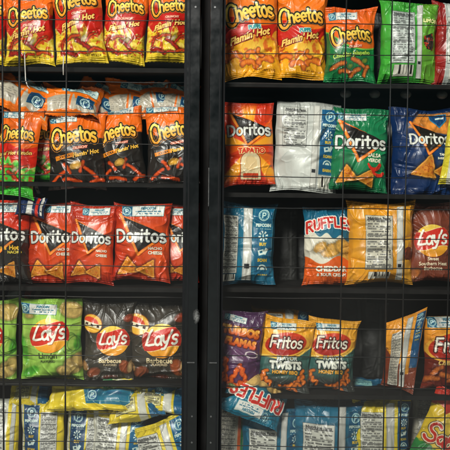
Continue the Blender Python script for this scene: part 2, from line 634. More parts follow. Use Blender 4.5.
def bg_doritos(c0, c1, chipc=(224, 138, 44), rays=None, lowblack=False, topflame=False, chips=((-.22, .83, .2, 95), (.13, .85, .19, 60))):
    def f(x, y, H, t, rng, e):
        n = fbm(x * 2.2 + .3, y * 2.2, 12)
        glow = np.clip(1 - np.hypot(x - .18, y + .02) / .95, 0, 1)
        k = np.clip(glow * 1.0 + (n - .5) * .5, 0, 1)[:, None]
        img = c3(c0) * (1 - k) + c3(c1) * k
        if rays:
            a = np.arctan2(y + .05 * H, x - .02)
            m = np.sin(a * 5 + .5)
            img = over(img, sm(-m * .3, .05), rays[0])
            img = over(img, sm(-(np.sin(a * 5 + 2.1) - .35) * .3, .05), rays[1])
            img = over(img, np.clip((abs(t - .5) - .36) * 8, 0, 1) * .85, (186, 36, 24))
        if lowblack:
            img = over(img, sm(-(t - .42 + .1 * x), .02), (34, 30, 28))
        if topflame:
            img = over(img, sm(d_poly([(-.1, .44 * H), (.5, .44 * H), (.5, .16 * H), (.1, .2 * H), (-.3, .26 * H)], x, y), .02), c3((206, 128, 60)) * (.7 + .6 * fbm(x * 14, y * 14, 3))[:, None])
        for i, (cx, tt, s, r) in enumerate(chips):
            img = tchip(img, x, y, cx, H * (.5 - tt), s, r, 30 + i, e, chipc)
        return img
    return f


def bg_lays_lime(x, y, H, t, rng, e):
    img = fill(x, (150, 194, 84)) * (.92 + .16 * fbm(x * 3, y * 3, 4))[:, None]
    img = over(img, np.clip(.42 - abs(y) * .9, 0, 1) * .6, (206, 216, 130))
    for k, (cx, tt, a, b, r) in enumerate([(-.46, .60, .1, .3, 12), (.46, .56, .08, .2, -14), (-.34, .90, .2, .1, 20), (.2, .94, .2, .06, 0)]):
        d = d_ell(x, y, cx, H * (.5 - tt), a, b, r) + .05 * fbm(x * 9, y * 9, k)
        img = over(img, sm(d, .03) * .85, c3((72, 166, 44)) * (.7 + .5 * fbm(x * 10, y * 10, k))[:, None])
    for k, (cx, tt, a, b, r) in enumerate([(.34, .15, .2, .14, -20), (.36, .83, .16, .13, 30), (.22, .90, .13, .1, -10), (-.36, .22, .1, .05, 0), (.46, .76, .1, .12, 0)]):
        img = pchip(img, x, y, cx, H * (.5 - tt), a, b, r, k, e, (222, 190, 118))
    for k in range(3):
        d = abs(d_ell(x, y, .33 + .04 * k, H * (.5 - .56), .12, .16 - .03 * k, -10 + 30 * k)) - .006
        img = over(img, sm(d, e) * .7 * (x > .2), (56, 92, 40))
    return img


def bg_bbq(x, y, H, t, rng, e):
    img = fill(x, (50, 45, 40)) * (.8 + .4 * fbm(x * 3, y * 3, 4))[:, None]
    img = over(img, np.clip(1 - np.hypot(x, y) / .6, 0, 1) * .5, (92, 80, 66))
    for k, (cx, tt, a, b, r, c) in enumerate([(-.26, .88, .14, .1, 10, (150, 74, 46)), (.36, .82, .13, .15, 40, (172, 84, 48)), (.46, .8, .06, .16, -20, (222, 180, 130)), (-.44, .8, .07, .12, 30, (190, 140, 90)), (.4, .2, .12, .08, 20, (160, 62, 40)), (.05, .95, .2, .05, 0, (110, 50, 36))]):
        img = pchip(img, x, y, cx, H * (.5 - tt), a, b, r, k, e, c)
    return img


def bg_heat(x, y, H, t, rng, e):
    img = fill(x, (118, 56, 42)) * (.8 + .4 * fbm(x * 3, y * 3, 4))[:, None]
    img = pchip(img, x, y, -.42, H * (.5 - .1), .14, .1, 0, 3, e, (206, 120, 60))
    img = pchip(img, x, y, -.36, H * (.5 - .9), .14, .1, 30, 4, e, (190, 110, 60))
    return img


def bg_ruffles(x, y, H, t, rng, e):
    img = fill(x, (22, 92, 132)) * (.85 + .3 * fbm(x * 3, y * 3, 4))[:, None]
    w = .03 * np.sin(x * 22)
    img = over(img, sm(-(t - .38 - w - .1 * x), e), (224, 218, 206))
    for k, (cx, tt, a, b, r) in enumerate([(.02, .56, .24, .13, 15), (.28, .52, .2, .14, -20), (-.2, .52, .16, .09, 30), (.3, .66, .2, .1, 10)]):
        yy = y + .008 * np.sin((x + y) * 90)
        img = pchip(img, x, yy, cx, H * (.5 - tt), a, b, r, k, e, (232, 176, 88))
    img = over(img, sm(-(t - .68 + .05 * np.sin(x * 9)), e), c3((222, 92, 34)) * (.85 + .3 * fbm(x * 3, y * 3, 7))[:, None])
    return img


def bg_twist(x, y, H, t, rng, e):
    img = fill(x, (236, 168, 54)) * (.9 + .2 * fbm(x * 3, y * 3, 4))[:, None]
    dm = t - .60 + .55 * (x - .02) * (x > 0) - .04 * np.sin(x * 4)
    img = over(img, sm(-(dm + .03), e), (240, 200, 100))
    img = over(img, sm(-dm, e), c3((66, 112, 110)) * (.65 + .6 * fbm(x * 3, y * 3, 8))[:, None])
    img = over(img, sm(-(t - .8), .08), (52, 56, 54))
    for k, (cx, tt, rot, ln) in enumerate([(.26, .84, 55, .16), (.36, .78, 100, .12), (-.34, .86, -40, .14), (.1, .95, -10, .16), (.2, .9, 15, .12), (-.42, .8, 70, .1)]):
        cy = H * (.5 - tt); a = rad(rot)
        pts = [(cx + (q - .5) * 2 * ln * math.cos(a) + .03 * math.sin(q * 14) * math.sin(a), cy + (q - .5) * 2 * ln * math.sin(a) - .03 * math.sin(q * 14) * math.cos(a)) for q in [i / 8 for i in range(9)]]
        img = curl(img, x, y, pts, .032, (234, 128, 40), (150, 58, 16), 80 + k, e)
    return img


def bg_chili(x, y, H, t, rng, e):
    img = fill(x, (232, 150, 52)) * (.9 + .2 * fbm(x * 3, y * 3, 4))[:, None]
    dm = t - .56 - .06 * np.sin(x * 5 + 1)
    img = over(img, sm(-dm, .02), c3((124, 38, 24)) * (.6 + .7 * fbm(x * 4, y * 4, 8))[:, None])
    for k, (cx, tt, r) in enumerate([(-.3, .74, 40), (-.12, .82, -20), (.12, .76, 30), (.28, .84, -40), (-.36, .86, 0), (.05, .88, 10)]):
        cy = H * (.5 - tt); a = rad(r)
        img = curl(img, x, y, [(cx - .1 * math.cos(a), cy - .1 * math.sin(a)), (cx, cy + .02), (cx + .1 * math.cos(a), cy + .1 * math.sin(a))], .05, (216, 120, 54), (120, 44, 20), 90 + k, e)
    return img


def bg_turbo(x, y, H, t, rng, e):
    img = fill(x, (86, 52, 92)) * (.7 + .55 * fbm(x * 3, y * 3, 4))[:, None]
    img = over(img, np.clip(1 - np.hypot(x, y) / .45, 0, 1) * .35, (150, 110, 140))
    for k, (cx, tt, rot, ln) in enumerate([(-.3, .74, 96, .24), (-.08, .80, 62, .22), (.14, .82, 118, .22), (.3, .9, 50, .14), (-.38, .9, 80, .16), (.0, .93, 20, .2)]):
        cy = H * (.5 - tt); a = rad(rot)
        pts = [(cx + (q - .5) * 2 * ln * math.cos(a) + .025 * math.sin(q * 16) * math.sin(a), cy + (q - .5) * 2 * ln * math.sin(a) - .025 * math.sin(q * 16) * math.cos(a)) for q in [i / 9 for i in range(10)]]
        img = curl(img, x, y, pts, .05, (238, 110, 40), (170, 44, 18), 100 + k, e)
    img = pchip(img, x, y, -.1, H * (.5 - .95), .12, .05, -20, 3, e, (120, 150, 70))
    return img


def bg_sabritas(x, y, H, t, rng, e):
    img = fill(x, (232, 196, 48)) * (.9 + .2 * fbm(x * 3, y * 3, 4))[:, None]
    img = over(img, sm(-(t - .28 - .14 * (fbm(x * 12, y * 12, 3) - .5) - .2 * x) * -1, .01), (200, 44, 32))
    img = over(img, sm(-(t - .66 + .10 * fbm(x * 9, y * 9, 6)), .01), c3((40, 128, 60)) * (.7 + .5 * fbm(x * 6, y * 6, 3))[:, None])
    return img


def bg_back(base, bands=()):
    """bands: (x0, x1, colour) vertical printed bands"""
    def f(x, y, H, t, rng, e):
        img = fill(x, base) * (.88 + .22 * fbm(x * 3, y * 3, 4))[:, None]
        for x0, x1, c in bands:
            img = over(img, sm(np.maximum(x0 - x, x - x1), e), c3(c) * (.9 + .2 * fbm(x * 3, y * 3, 6))[:, None])
        return img
    return f


# ------------------------------------------------------------------ materials
def film_material(name, rough, coat, bump, alpha=None):
    m = bpy.data.materials.new(name); m.use_nodes = True
    nt = m.node_tree; b = nt.nodes['Principled BSDF']
    at = nt.nodes.new('ShaderNodeAttribute'); at.attribute_name = 'Col'
    nt.links.new(at.outputs['Color'], b.inputs['Base Color'])
    tc = nt.nodes.new('ShaderNodeTexCoord')
    n1 = nt.nodes.new('ShaderNodeTexNoise'); n1.inputs['Scale'].default_value = 95; n1.inputs['Detail'].default_value = 3
    n1.inputs['Distortion'].default_value = 1.2
    n2 = nt.nodes.new('ShaderNodeTexVoronoi'); n2.inputs['Scale'].default_value = 38; n2.feature = 'DISTANCE_TO_EDGE'
    nt.links.new(tc.outputs['Object'], n1.inputs['Vector'])
    mp = nt.nodes.new('ShaderNodeVectorMath'); mp.operation = 'ADD'
    nt.links.new(tc.outputs['Object'], mp.inputs[0])
    sc_ = nt.nodes.new('ShaderNodeVectorMath'); sc_.operation = 'SCALE'; sc_.inputs['Scale'].default_value = .02
    nt.links.new(n1.outputs['Color'], sc_.inputs[0]); nt.links.new(sc_.outputs[0], mp.inputs[1])
    nt.links.new(mp.outputs[0], n2.inputs['Vector'])
    ad = nt.nodes.new('ShaderNodeMath'); ad.operation = 'ADD'
    nt.links.new(n1.outputs['Fac'], ad.inputs[0]); nt.links.new(n2.outputs['Distance'], ad.inputs[1])
    bp = nt.nodes.new('ShaderNodeBump'); bp.inputs['Strength'].default_value = bump; bp.inputs['Distance'].default_value = .004
    nt.links.new(ad.outputs[0], bp.inputs['Height'])
    nt.links.new(bp.outputs['Normal'], b.inputs['Normal'])
    rr = nt.nodes.new('ShaderNodeMapRange'); rr.inputs['To Min'].default_value = rough - .08; rr.inputs['To Max'].default_value = rough + .12
    nt.links.new(n1.outputs['Fac'], rr.inputs['Value']); nt.links.new(rr.outputs['Result'], b.inputs['Roughness'])
    b.inputs['Coat Weight'].default_value = coat; b.inputs['Coat Roughness'].default_value = .22
    return m


M_FILM = film_material('printed_film', .36, .16, .10)
M_MATTE = film_material('matte_film', .6, .0, .1)


def plain_mat(name, color, rough=.5, metal=0, noise=.25, scale=60, bump=.1):
    m = bpy.data.materials.new(name); m.use_nodes = True
    nt = m.node_tree; b = nt.nodes['Principled BSDF']
    tc = nt.nodes.new('ShaderNodeTexCoord')
    n = nt.nodes.new('ShaderNodeTexNoise'); n.inputs['Scale'].default_value = scale; n.inputs['Detail'].default_value = 5
    nt.links.new(tc.outputs['Object'], n.inputs['Vector'])
    r = nt.nodes.new('ShaderNodeValToRGB')
    c = np.array(color)
    r.color_ramp.elements[0].position = .3; r.color_ramp.elements[1].position = .75
    r.color_ramp.elements[0].color = (*(c * (1 - noise)), 1); r.color_ramp.elements[1].color = (*(c * (1 + noise)), 1)
    nt.links.new(n.outputs['Fac'], r.inputs['Fac']); nt.links.new(r.outputs['Color'], b.inputs['Base Color'])
    rr = nt.nodes.new('ShaderNodeMapRange'); rr.inputs['To Min'].default_value = max(.05, rough - .12); rr.inputs['To Max'].default_value = rough + .15
    nt.links.new(n.outputs['Fac'], rr.inputs['Value']); nt.links.new(rr.outputs['Result'], b.inputs['Roughness'])
    bp = nt.nodes.new('ShaderNodeBump'); bp.inputs['Strength'].default_value = bump; bp.inputs['Distance'].default_value = .001
    nt.links.new(n.outputs['Fac'], bp.inputs['Height']); nt.links.new(bp.outputs['Normal'], b.inputs['Normal'])
    b.inputs['Metallic'].default_value = metal
    if color[0] < .02 and rough > .5: b.inputs['Specular IOR Level'].default_value = .15
    return m


M_FRAME = plain_mat('black_anodised_frame', (.003, .0045, .005), .2, 0, .35, 40, .015)
M_FRAME.node_tree.nodes['Principled BSDF'].inputs['Specular IOR Level'].default_value = .4
M_FRAME2 = plain_mat('dark_gasket', (.006, .007, .008), .7, 0, .3, 60)
M_WIRE = plain_mat('dark_wire', (.012, .013, .014), .45, .4, .3, 200)
M_SHELF = plain_mat('dark_shelf', (.009, .0085, .008), .75, 0, .6, 25)
M_WALLIN = plain_mat('cabinet_lining', (.012, .012, .012), .8, 0, .6, 9)
M_KNOB = plain_mat('grey_plastic', (.04, .043, .043), .5, 0, .3, 60)
M_WHITE = plain_mat('reflection_white', (.5, .5, .47), .4, 0, .2, 60)  # pale tone of the modelled reflection streaks
M_STEEL = plain_mat('worn_steel', (.12, .125, .125), .35, .6, .3, 120)


def glass_material():
    m = bpy.data.materials.new('door_glass'); m.use_nodes = True
    nt = m.node_tree; nt.nodes.remove(nt.nodes['Principled BSDF'])
    out = nt.nodes['Material Output']
    tr = nt.nodes.new('ShaderNodeBsdfTransparent'); tr.inputs['Color'].default_value = (.955, .975, .965, 1)
    gl = nt.nodes.new('ShaderNodeBsdfGlossy'); gl.inputs['Roughness'].default_value = .06
    mx = nt.nodes.new('ShaderNodeMixShader')
    fr = nt.nodes.new('ShaderNodeFresnel'); fr.inputs['IOR'].default_value = 1.45
    nt.links.new(fr.outputs[0], mx.inputs[0])
    nt.links.new(tr.outputs[0], mx.inputs[1]); nt.links.new(gl.outputs[0], mx.inputs[2])
    nt.links.new(mx.outputs[0], out.inputs['Surface'])
    return m


M_GLASS = glass_material()


# ------------------------------------------------------------------ mesh helpers
def np_mesh(name, v, faces, k, col=None, mat=None, smooth=True):
    me = bpy.data.meshes.new(name)
    me.vertices.add(len(v)); me.vertices.foreach_set('co', np.ascontiguousarray(v, dtype=np.float32).ravel())
    faces = np.ascontiguousarray(faces, dtype=np.int32)
    me.loops.add(faces.size); me.loops.foreach_set('vertex_index', faces.ravel())
    me.polygons.add(len(faces)); me.polygons.foreach_set('loop_start', np.arange(0, faces.size, k, dtype=np.int32))
    me.update(calc_edges=True)
    if smooth:
        me.polygons.foreach_set('use_smooth', np.ones(len(faces), bool))
    if col is not None:
        a = me.color_attributes.new('Col', 'FLOAT_COLOR', 'POINT')
        rgba = np.ones((len(v), 4), np.float32); rgba[:, :3] = lin(col)
        a.data.foreach_set('color', rgba.ravel())
    if mat:
        me.materials.append(mat)
    me.validate()
    return me


def link(name, me, parent=None):
    o = bpy.data.objects.new(name, me); COL.objects.link(o)
    if parent:
        o.parent = parent
    return o


def tag(o, label=None, cat=None, group=None, kind=None):
    if label: o['label'] = label
    if cat: o['category'] = cat
    if group: o['group'] = group
    if kind: o['kind'] = kind
    return o


def empty(name, loc=(0, 0, 0)):
    o = bpy.data.objects.new(name, None); COL.objects.link(o); o.location = loc
    o.empty_display_size = .02
    return o


def box_mesh(name, boxes, mat, bev=.0015):
    import bmesh
    bm = bmesh.new()
    for (x0, x1, y0, y1, z0, z1) in boxes:
        r = bmesh.ops.create_cube(bm, size=1)
        for v in r['verts']:
            v.co = ((x0 + x1) / 2 + v.co.x * (x1 - x0), (y0 + y1) / 2 + v.co.y * (y1 - y0), (z0 + z1) / 2 + v.co.z * (z1 - z0))
    if bev:
        bmesh.ops.bevel(bm, geom=bm.edges[:], offset=bev, segments=2, affect='EDGES', profile=.7)
    me = bpy.data.meshes.new(name); bm.to_mesh(me); bm.free()
    me.materials.append(mat)
    return me


def tube_mesh(name, pts, r, mat, n=10):
    pts = [Vector(p) for p in pts]
    vs = []; fs = []
    for i, p in enumerate(pts):
        t = (pts[min(i + 1, len(pts) - 1)] - pts[max(i - 1, 0)]).normalized()
        a = t.cross(Vector((0, 1, 0)))
        if a.length < 1e-4: a = t.cross(Vector((1, 0, 0)))
        a.normalize(); b = t.cross(a)
        for k in range(n):
            q = 2 * PI * k / n
            vs.append(p + r * (math.cos(q) * a + math.sin(q) * b))
    for i in range(len(pts) - 1):
        for k in range(n):
            fs.append((i * n + k, i * n + (k + 1) % n, (i + 1) * n + (k + 1) % n, (i + 1) * n + k))
    fs.append(tuple(range(n - 1, -1, -1))); fs.append(tuple((len(pts) - 1) * n + k for k in range(n)))
    me = bpy.data.meshes.new(name); me.from_pydata([tuple(v) for v in vs], [], fs)
    for p in me.polygons: p.use_smooth = len(p.vertices) == 4
    me.materials.append(mat); me.update()
    return me


# ------------------------------------------------------------------ bags
class Shape:
    """maps flat bag coordinates (x,y in bag widths, y up, origin centre) to local metres (base at z=0, front towards -Y)"""
    def __init__(s, w, h, T, seed, crumple=1.0, twist=0.0):
        s.w, s.h, s.H = w, h, h / w
        s.slant = 0; s.T = T; s.seed = seed; s.c = crumple; s.tw = twist
        r = random.Random(seed)
        s.ph = [r.uniform(0, 6.28) for _ in range(12)]
        s.pull = r.uniform(.06, .115)
        s.asym = r.uniform(-.12, .12)
        s.cor = [r.uniform(-1, 1) for _ in range(4)]
        s.k = [r.uniform(0, 1) for _ in range(4)]
        s.dent = [(r.uniform(-.4, .4), r.uniform(-.42, .42), r.uniform(0, 180), r.uniform(.5, 1)) for _ in range(5)]
        s.folds = [(r.choice((-1, 1)), r.uniform(-.3, .3), r.uniform(.5, 1.0)) for _ in range(4)]

    def __call__(s, x, y, front=True, off=0.0):
        H = s.H
        u = np.clip(x * 2, -1, 1); v = np.clip(y / H * 2, -1, 1)
        # outline: sides pulled in where the pouch is full, seals gently waved
        full = np.clip(1 - np.abs(v) ** 5, 0, 1)
        xw = x * (1 - s.pull * np.clip(1 - np.abs(v) ** 3, 0, 1))
        xw = xw + .008 * np.sin(v * 5 + s.ph[0]) * np.abs(u) ** 2 + .004 * np.sin(v * 13 + s.ph[1]) * np.abs(u) ** 3
        yw = y + np.abs(v) ** 3 * np.sign(v) * (-.02 * np.cos(u * 1.6) + .008 * np.sin(u * 4 + s.ph[2]) + .02 * s.cor[0] * u)
        cq = np.where(v > 0, np.where(u > 0, s.k[0], s.k[1]), np.where(u > 0, s.k[2], s.k[3]))
        xw = xw + np.sign(u) * np.abs(u) ** 2 * np.abs(v) ** 5 * .035 * (cq - .35)
        yw = yw + np.sign(v) * np.abs(u) ** 3 * np.abs(v) ** 4 * .06 * (cq - .2)
        yw = yw + s.slant * x * (v + 1) / 2
        # pillow
        ub = np.clip(u + s.asym * (1 - u * u), -1, 1)
        prof = np.clip(1 - np.abs(ub) ** 2.3, 0, 1) ** .72
        vq = np.clip((1 - np.abs(v)) / .86 , 0, 1)
        vp = np.clip(1 - (1 - vq) ** 2.2, 0, 1) ** .8
        sag = 1 + .18 * (-v)
        z = s.T * prof * vp * sag
        # creases
        sg = 1 if front else 5
        edge = np.exp(-(1 - np.abs(v)) / .22)
        n1 = 1 - np.abs(2 * vnoise(x * 9 + 3 * vnoise(x * 3, y * 3, s.seed + 2), y * 1.7 + 40, s.seed + sg) - 1)
        n1b = 1 - np.abs(2 * vnoise(x * 17 + y * 2.5, y * 3.1 + 10, s.seed + sg + 3) - 1)
        wx = x + .22 * vnoise(x * 3.1, y * 3.1, s.seed + 11); wy = y + .22 * vnoise(x * 3.1 + 50, y * 3.1, s.seed + 12)
        n2 = 1 - np.abs(2 * vnoise(wx * 3.4 + wy * 1.3, wy * 3.2 - wx * 1.1, s.seed + sg + 20) - 1)
        n3 = vnoise(x * 2.3, y * 2.3, s.seed + 31)
        n4 = 1 - np.abs(2 * vnoise(wx * 7 - wy * 3, wy * 6 + wx * 2.4, s.seed + sg + 41) - 1)
        side = np.clip((np.abs(u) - .35) / .65, 0, 1)
        cr = edge * (.05 * (n1 ** 2) + .014 * n1b ** 2) + (.04 * n2 ** 4 + .016 * n4 ** 4) * (.12 + .88 * np.clip(np.maximum(side ** 1.5, edge), 0, 1)) + .075 * (n3 - .5)
        for (cx, cy, an, st) in s.dent:
            a = rad(an); dx, dy = x - cx, y - cy * H
            p = dx * math.cos(a) + dy * math.sin(a); q = -dx * math.sin(a) + dy * math.cos(a)
            cr = cr - .02 * st * np.exp(-(p / .19) ** 2) * np.exp(-(q / .035) ** 2) + .012 * st * np.exp(-(p / .2) ** 2) * np.exp(-((q - .05) / .04) ** 2)
        for (sd, cy, st) in s.folds:               # short deep puckers running in from the side seams
            q = (y - cy * H) - .25 * (np.abs(x) - .5) * st
            cr = cr - .035 * st * np.exp(-np.abs(q) / .02) * np.clip((u * sd - .35) / .5, 0, 1) * (1 - np.abs(u) ** 6)
        mask = np.clip((1 - np.abs(u)) / .10, 0, 1)
        z = z + s.c * s.w * cr * (.25 + .75 * mask) * (1 if front else -.6) * np.clip((1 - np.abs(v)) / .1, .25, 1)
        # seals bend
        bend = .075 * s.w * np.clip((np.abs(v) - .8) / .2, 0, 1) ** 1.5
        bz = bend * np.sin(u * 3.2 + np.where(v > 0, s.ph[3], s.ph[4])) + bend * .9 * np.where(v > 0, s.cor[1], s.cor[2])
        # crimp ribs in the seals
        rib = .0011 * np.sin(y * s.w / .0021 * PI) * np.clip((np.abs(v) - .88) / .02, 0, 1)
        tw = s.tw * s.w * v * u * .5
        yy = (-(z + off) if front else (z * .8 + off)) + bz + rib + tw
        return np.stack([xw * s.w, yy, (yw + H / 2) * s.w], -1)


SEALT = .055


def grid_faces(nu, nv):
    i = np.arange(nu * nv).reshape(nv, nu)
    return np.stack([i[:-1, :-1], i[:-1, 1:], i[1:, 1:], i[1:, :-1]], -1).reshape(-1, 4)


def clip_mesh(xs, ys, d):
    """triangulate a grid and clip it to d<=0; returns x,y arrays and triangles"""
    ny, nx = d.shape
    X, Y = np.meshgrid(xs, ys)
    q = grid_faces(nx, ny)
    tris = np.concatenate([q[:, [0, 1, 2]], q[:, [0, 2, 3]]])
    D = d.ravel(); vx = list(X.ravel()); vy = list(Y.ravel())
    ins = D[tris] <= 0
    c = ins.sum(1)
    out = [tris[c == 3]]
    extra = []; cache = {}

    def cut(a, b):
        k = (a, b) if a < b else (b, a)
        if k not in cache:
            t = D[k[0]] / (D[k[0]] - D[k[1]])
            cache[k] = len(vx)
            vx.append(vx[k[0]] + (vx[k[1]] - vx[k[0]]) * t); vy.append(vy[k[0]] + (vy[k[1]] - vy[k[0]]) * t)
        return cache[k]
    for tr, m, n in zip(tris[(c == 1) | (c == 2)], ins[(c == 1) | (c == 2)], c[(c == 1) | (c == 2)]):
        a, b, g = int(tr[0]), int(tr[1]), int(tr[2])
        while (n == 1 and not m[0]) or (n == 2 and m[0]):
            a, b, g = b, g, a; m = (m[1], m[2], m[0])
        if n == 1:
            extra.append((a, cut(a, b), cut(a, g)))
        else:
            p, r = cut(a, b), cut(a, g)
            extra.append((p, b, g)); extra.append((p, g, r))
    if extra:
        out.append(np.array(extra))
    T = np.concatenate(out) if out else np.zeros((0, 3), int)
    if len(T) == 0:
        return None
    used, inv = np.unique(T, return_inverse=True)
    return np.array(vx)[used], np.array(vy)[used], inv.reshape(-1, 3)


def decal(name, des, cx, cy, scale, rot, layer, shape, px, parent, mat, wscale=1.0):
    """print a design on a bag: conforming mesh cut to the design's outline, sitting just proud of the film"""
    c, s = math.cos(rad(rot)), math.sin(rad(rot))
    ex, ey = des.hx * scale * wscale, des.hy * scale
    n = max(8, int(2 * ex * px * 1.4)); m = max(8, int(2 * ey * px * 1.4))
    xs = np.linspace(-ex, ex, n); ys = np.linspace(-ey, ey, m)
    X, Y = np.meshgrid(xs, ys)
    d = des.sdf(X.ravel() / scale / wscale, Y.ravel() / scale).reshape(X.shape)
    # keep inside the bag's face
    bx = cx + X * c - Y * s; by = cy + X * s + Y * c
    lim = np.maximum(np.abs(bx) - .493, np.abs(by) - shape.H * .493)
    d = np.maximum(d, lim / scale)
    r = clip_mesh(xs, ys, d)
    if r is None:
        return None
    lx, ly, T = r
    dd = des.sdf(lx / scale / wscale, ly / scale)
    e = .75 / (px * scale)
    col = des.col(lx / scale / wscale, ly / scale, dd, e)
    bx = cx + lx * c - ly * s; by = cy + lx * s + ly * c
    co = shape(bx, by, True, .0011 + .0004 * layer)
    return link(name, np_mesh(name, co, T, 3, col, mat), parent)


BAG_COUNT = [0]


def bag(kind, cx, cy, w, h, rot=0, Y=.12, yaw=0, lean=7, label='', group=None, T=None, crumple=1.55, twist=0.0, slant=0.0, seed=None, q=1.0, dim=1.0, **opt):
    BAG_COUNT[0] += 1
    seed = seed if seed is not None else 100 + BAG_COUNT[0] * 13
    sc = SC(Y)
    wm, hm = w * sc, h * sc
    shape = Shape(wm, hm, (T if T is not None else .245) * wm, seed, crumple, twist)
    shape.slant = slant
    rng = random.Random(seed)
    bg, decals = KINDS[kind](shape.H, opt)
    R = Matrix.Rotation(rad(yaw), 3, 'Z') @ Matrix.Rotation(rad(rot - ROLL), 3, 'Y') @ Matrix.Rotation(rad(-lean), 3, 'X')
    ctr = P(cx, cy, Y)
    base = ctr - R @ Vector((0, 0, hm / 2))
    root = empty('chip_bag', base)
    root.rotation_euler = R.to_euler('XYZ')
    tag(root, label, 'chip bag', group)
    px = w * 1024 / 450 * q
    mat = M_MATTE if opt.get('matte') else M_FILM
    H = shape.H
    nu = max(24, int(px)); nv = max(30, int(px * H))
    e = .75 / px
    sv = SEALT * 1.15 / H if False else SEALT

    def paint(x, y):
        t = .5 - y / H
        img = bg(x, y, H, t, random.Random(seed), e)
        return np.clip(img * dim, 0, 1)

    def sheet(y0, y1, nvv, front=True, nuu=nu, zig=0):
        xs = np.linspace(-.5, .5, nuu); ys = np.linspace(y0, y1, nvv)
        X, Yg = np.meshgrid(xs, ys)
        if zig:
            k = 0 if zig < 0 else -1
            Yg = Yg.copy(); Yg[k] += (np.abs(((xs * wm / .003) % 1) - .5) * 2 - 1) * .0026 / wm * (1 if zig > 0 else -1) * -1 * -1
        x, y = X.ravel(), Yg.ravel()
        co = shape(x, y, front)
        col = paint(x, y)
        return co, col, grid_faces(nuu, nvv)
    ya, yb = -H / 2 + sv * H, H / 2 - sv * H
    co, col, f = sheet(ya, yb, nv)
    co2, col2, f2 = sheet(ya, yb, max(16, nv // 3), False, max(14, nu // 3))
    link('pouch', np_mesh('pouch', np.concatenate([co, co2]), np.concatenate([f, f2[:, ::-1] + len(co)]), 4, np.concatenate([col, col2 * .8]), mat), root)
    ns = max(8, int(px * H * sv * 1.5))
    co, col, f = sheet(yb, H / 2, ns, True, nu, 1)
    link('top_seal', np_mesh('top_seal', co, f, 4, col * .96, mat), root)
    co, col, f = sheet(-H / 2, ya, ns, True, nu, -1)
    link('bottom_seal', np_mesh('bottom_seal', co, f, 4, col * .96, mat), root)
    for (nm, des, dx, t, s, r, layer, *ws) in decals:
        pn = None
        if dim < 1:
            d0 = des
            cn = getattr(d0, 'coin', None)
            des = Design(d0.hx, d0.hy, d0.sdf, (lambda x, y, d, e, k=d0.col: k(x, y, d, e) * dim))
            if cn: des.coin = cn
        if nm == 'brand_logo' and des is DS['cheetos']:
            ws = [.86]; s = s * 1.12
        pn = decal(nm, des, dx, H * (.5 - t), s, r, layer, shape, px, root, mat, ws[0] if ws else 1.0)
        if pn and hasattr(des, 'coin'):
            ox, oy, R_, ink = des.coin
            a = rad(r)
            decal('coin_emblem', des_coin(ink, dim), dx + s * (ox * math.cos(a) - oy * math.sin(a)), H * (.5 - t) + s * (ox * math.sin(a) + oy * math.cos(a)), s * R_ * 2, r, layer + 1, shape, px, pn, mat)
    return root


def txt(nm, s, color, x, t, width, rot=0, layer=2, **k):
    """decal tuple for a line of type of a given width"""
    return (nm, des_text(s, color, **k), x, t, width / t_w(s), rot, layer)


REW = ('reward_label', DS['reward'], -.12, .085, .62, 0, 1)


def rew(x=-.12, t=.085, s=.62, r=0):
    return ('reward_label', DS['reward'], x, t, s, r, 1)


def k_hot(H, o):
    d = [('brand_logo', DS['cheetos'], o.get('lx', .0), o.get('lt', .28), .86, o.get('lr', 9), 1),
         txt('variety_lettering', 'CRUNCHY', (240, 226, 200), .06, o.get('lt', .28) + .115, .3, 7, 1, bold=.06, out=((190, 30, 30), .14)),
         txt('flavor_lettering', "Flamin' Hot", (248, 214, 120), .02, o.get('lt', .28) + .21, .70, 15, 1, bold=.06, shear=.4, out=((120, 10, 14), .12))]
    if o.get('rew'): d.append(rew(*o['rew']))
    d.append(txt('weight_lettering', 'NET WT 2 OZ', (90, 60, 20), .25, .915, .3, 0, 1, bold=.02))
    return bg_cheetos((182, 24, 24), (226, 196, 58), [(196, 48, 28), (206, 70, 30), (170, 30, 24)], .68, .31, .14), d


def k_puffs(H, o):
    d = [('brand_logo', DS['cheetos'], 0, o.get('lt', .38), .9, 9, 1),
         txt('variety_lettering', 'PUFFS', (40, 130, 150), .08, .50, .22, 7, 1, bold=.1, out=((225, 235, 230), .14)),
         txt('flavor_lettering', "Flamin' Hot", (250, 216, 120), .0, .58, .74, 15, 1, bold=.06, shear=.4, out=((120, 10, 14), .12)),
         txt('weight_lettering', 'NET WT 2 OZ', (120, 60, 20), .25, .92, .3, 0, 1, bold=.02)]
    if o.get('rew'): d.append(rew(*o['rew']))
    return bg_puffs, d


def k_jala(H, o):
    return bg_jalapeno, [('brand_logo', DS['cheetos'], .0, .43, .86, 9, 1),
                         txt('variety_lettering', 'CRUNCHY', (240, 226, 200), .08, .545, .28, 9, 1, bold=.06, out=((190, 30, 30), .14)),
                         txt('flavor_lettering', 'Cheddar Jalapeño', (190, 220, 90), .0, .645, .78, 9, 1, bold=.05, out=((14, 60, 30), .12)),
                         rew(-.16, .12, .56, 3)]


def k_limon(H, o):
    d = [('brand_logo', DS['cheetos'], 0, .34, .86, 6, 1),
         txt('flavor_lettering', "Flamin' Hot Limón", (248, 222, 120), 0, .53, .84, 8, 1, bold=.06, shear=.2, out=((130, 10, 14), .12))]
    if o.get('rew', 1): d.append(rew(-.16, .1, .56, 2))
    return bg_cheetos((196, 32, 26), (74, 190, 62), [(206, 60, 32), (214, 84, 40)], .66, .42, .06), d


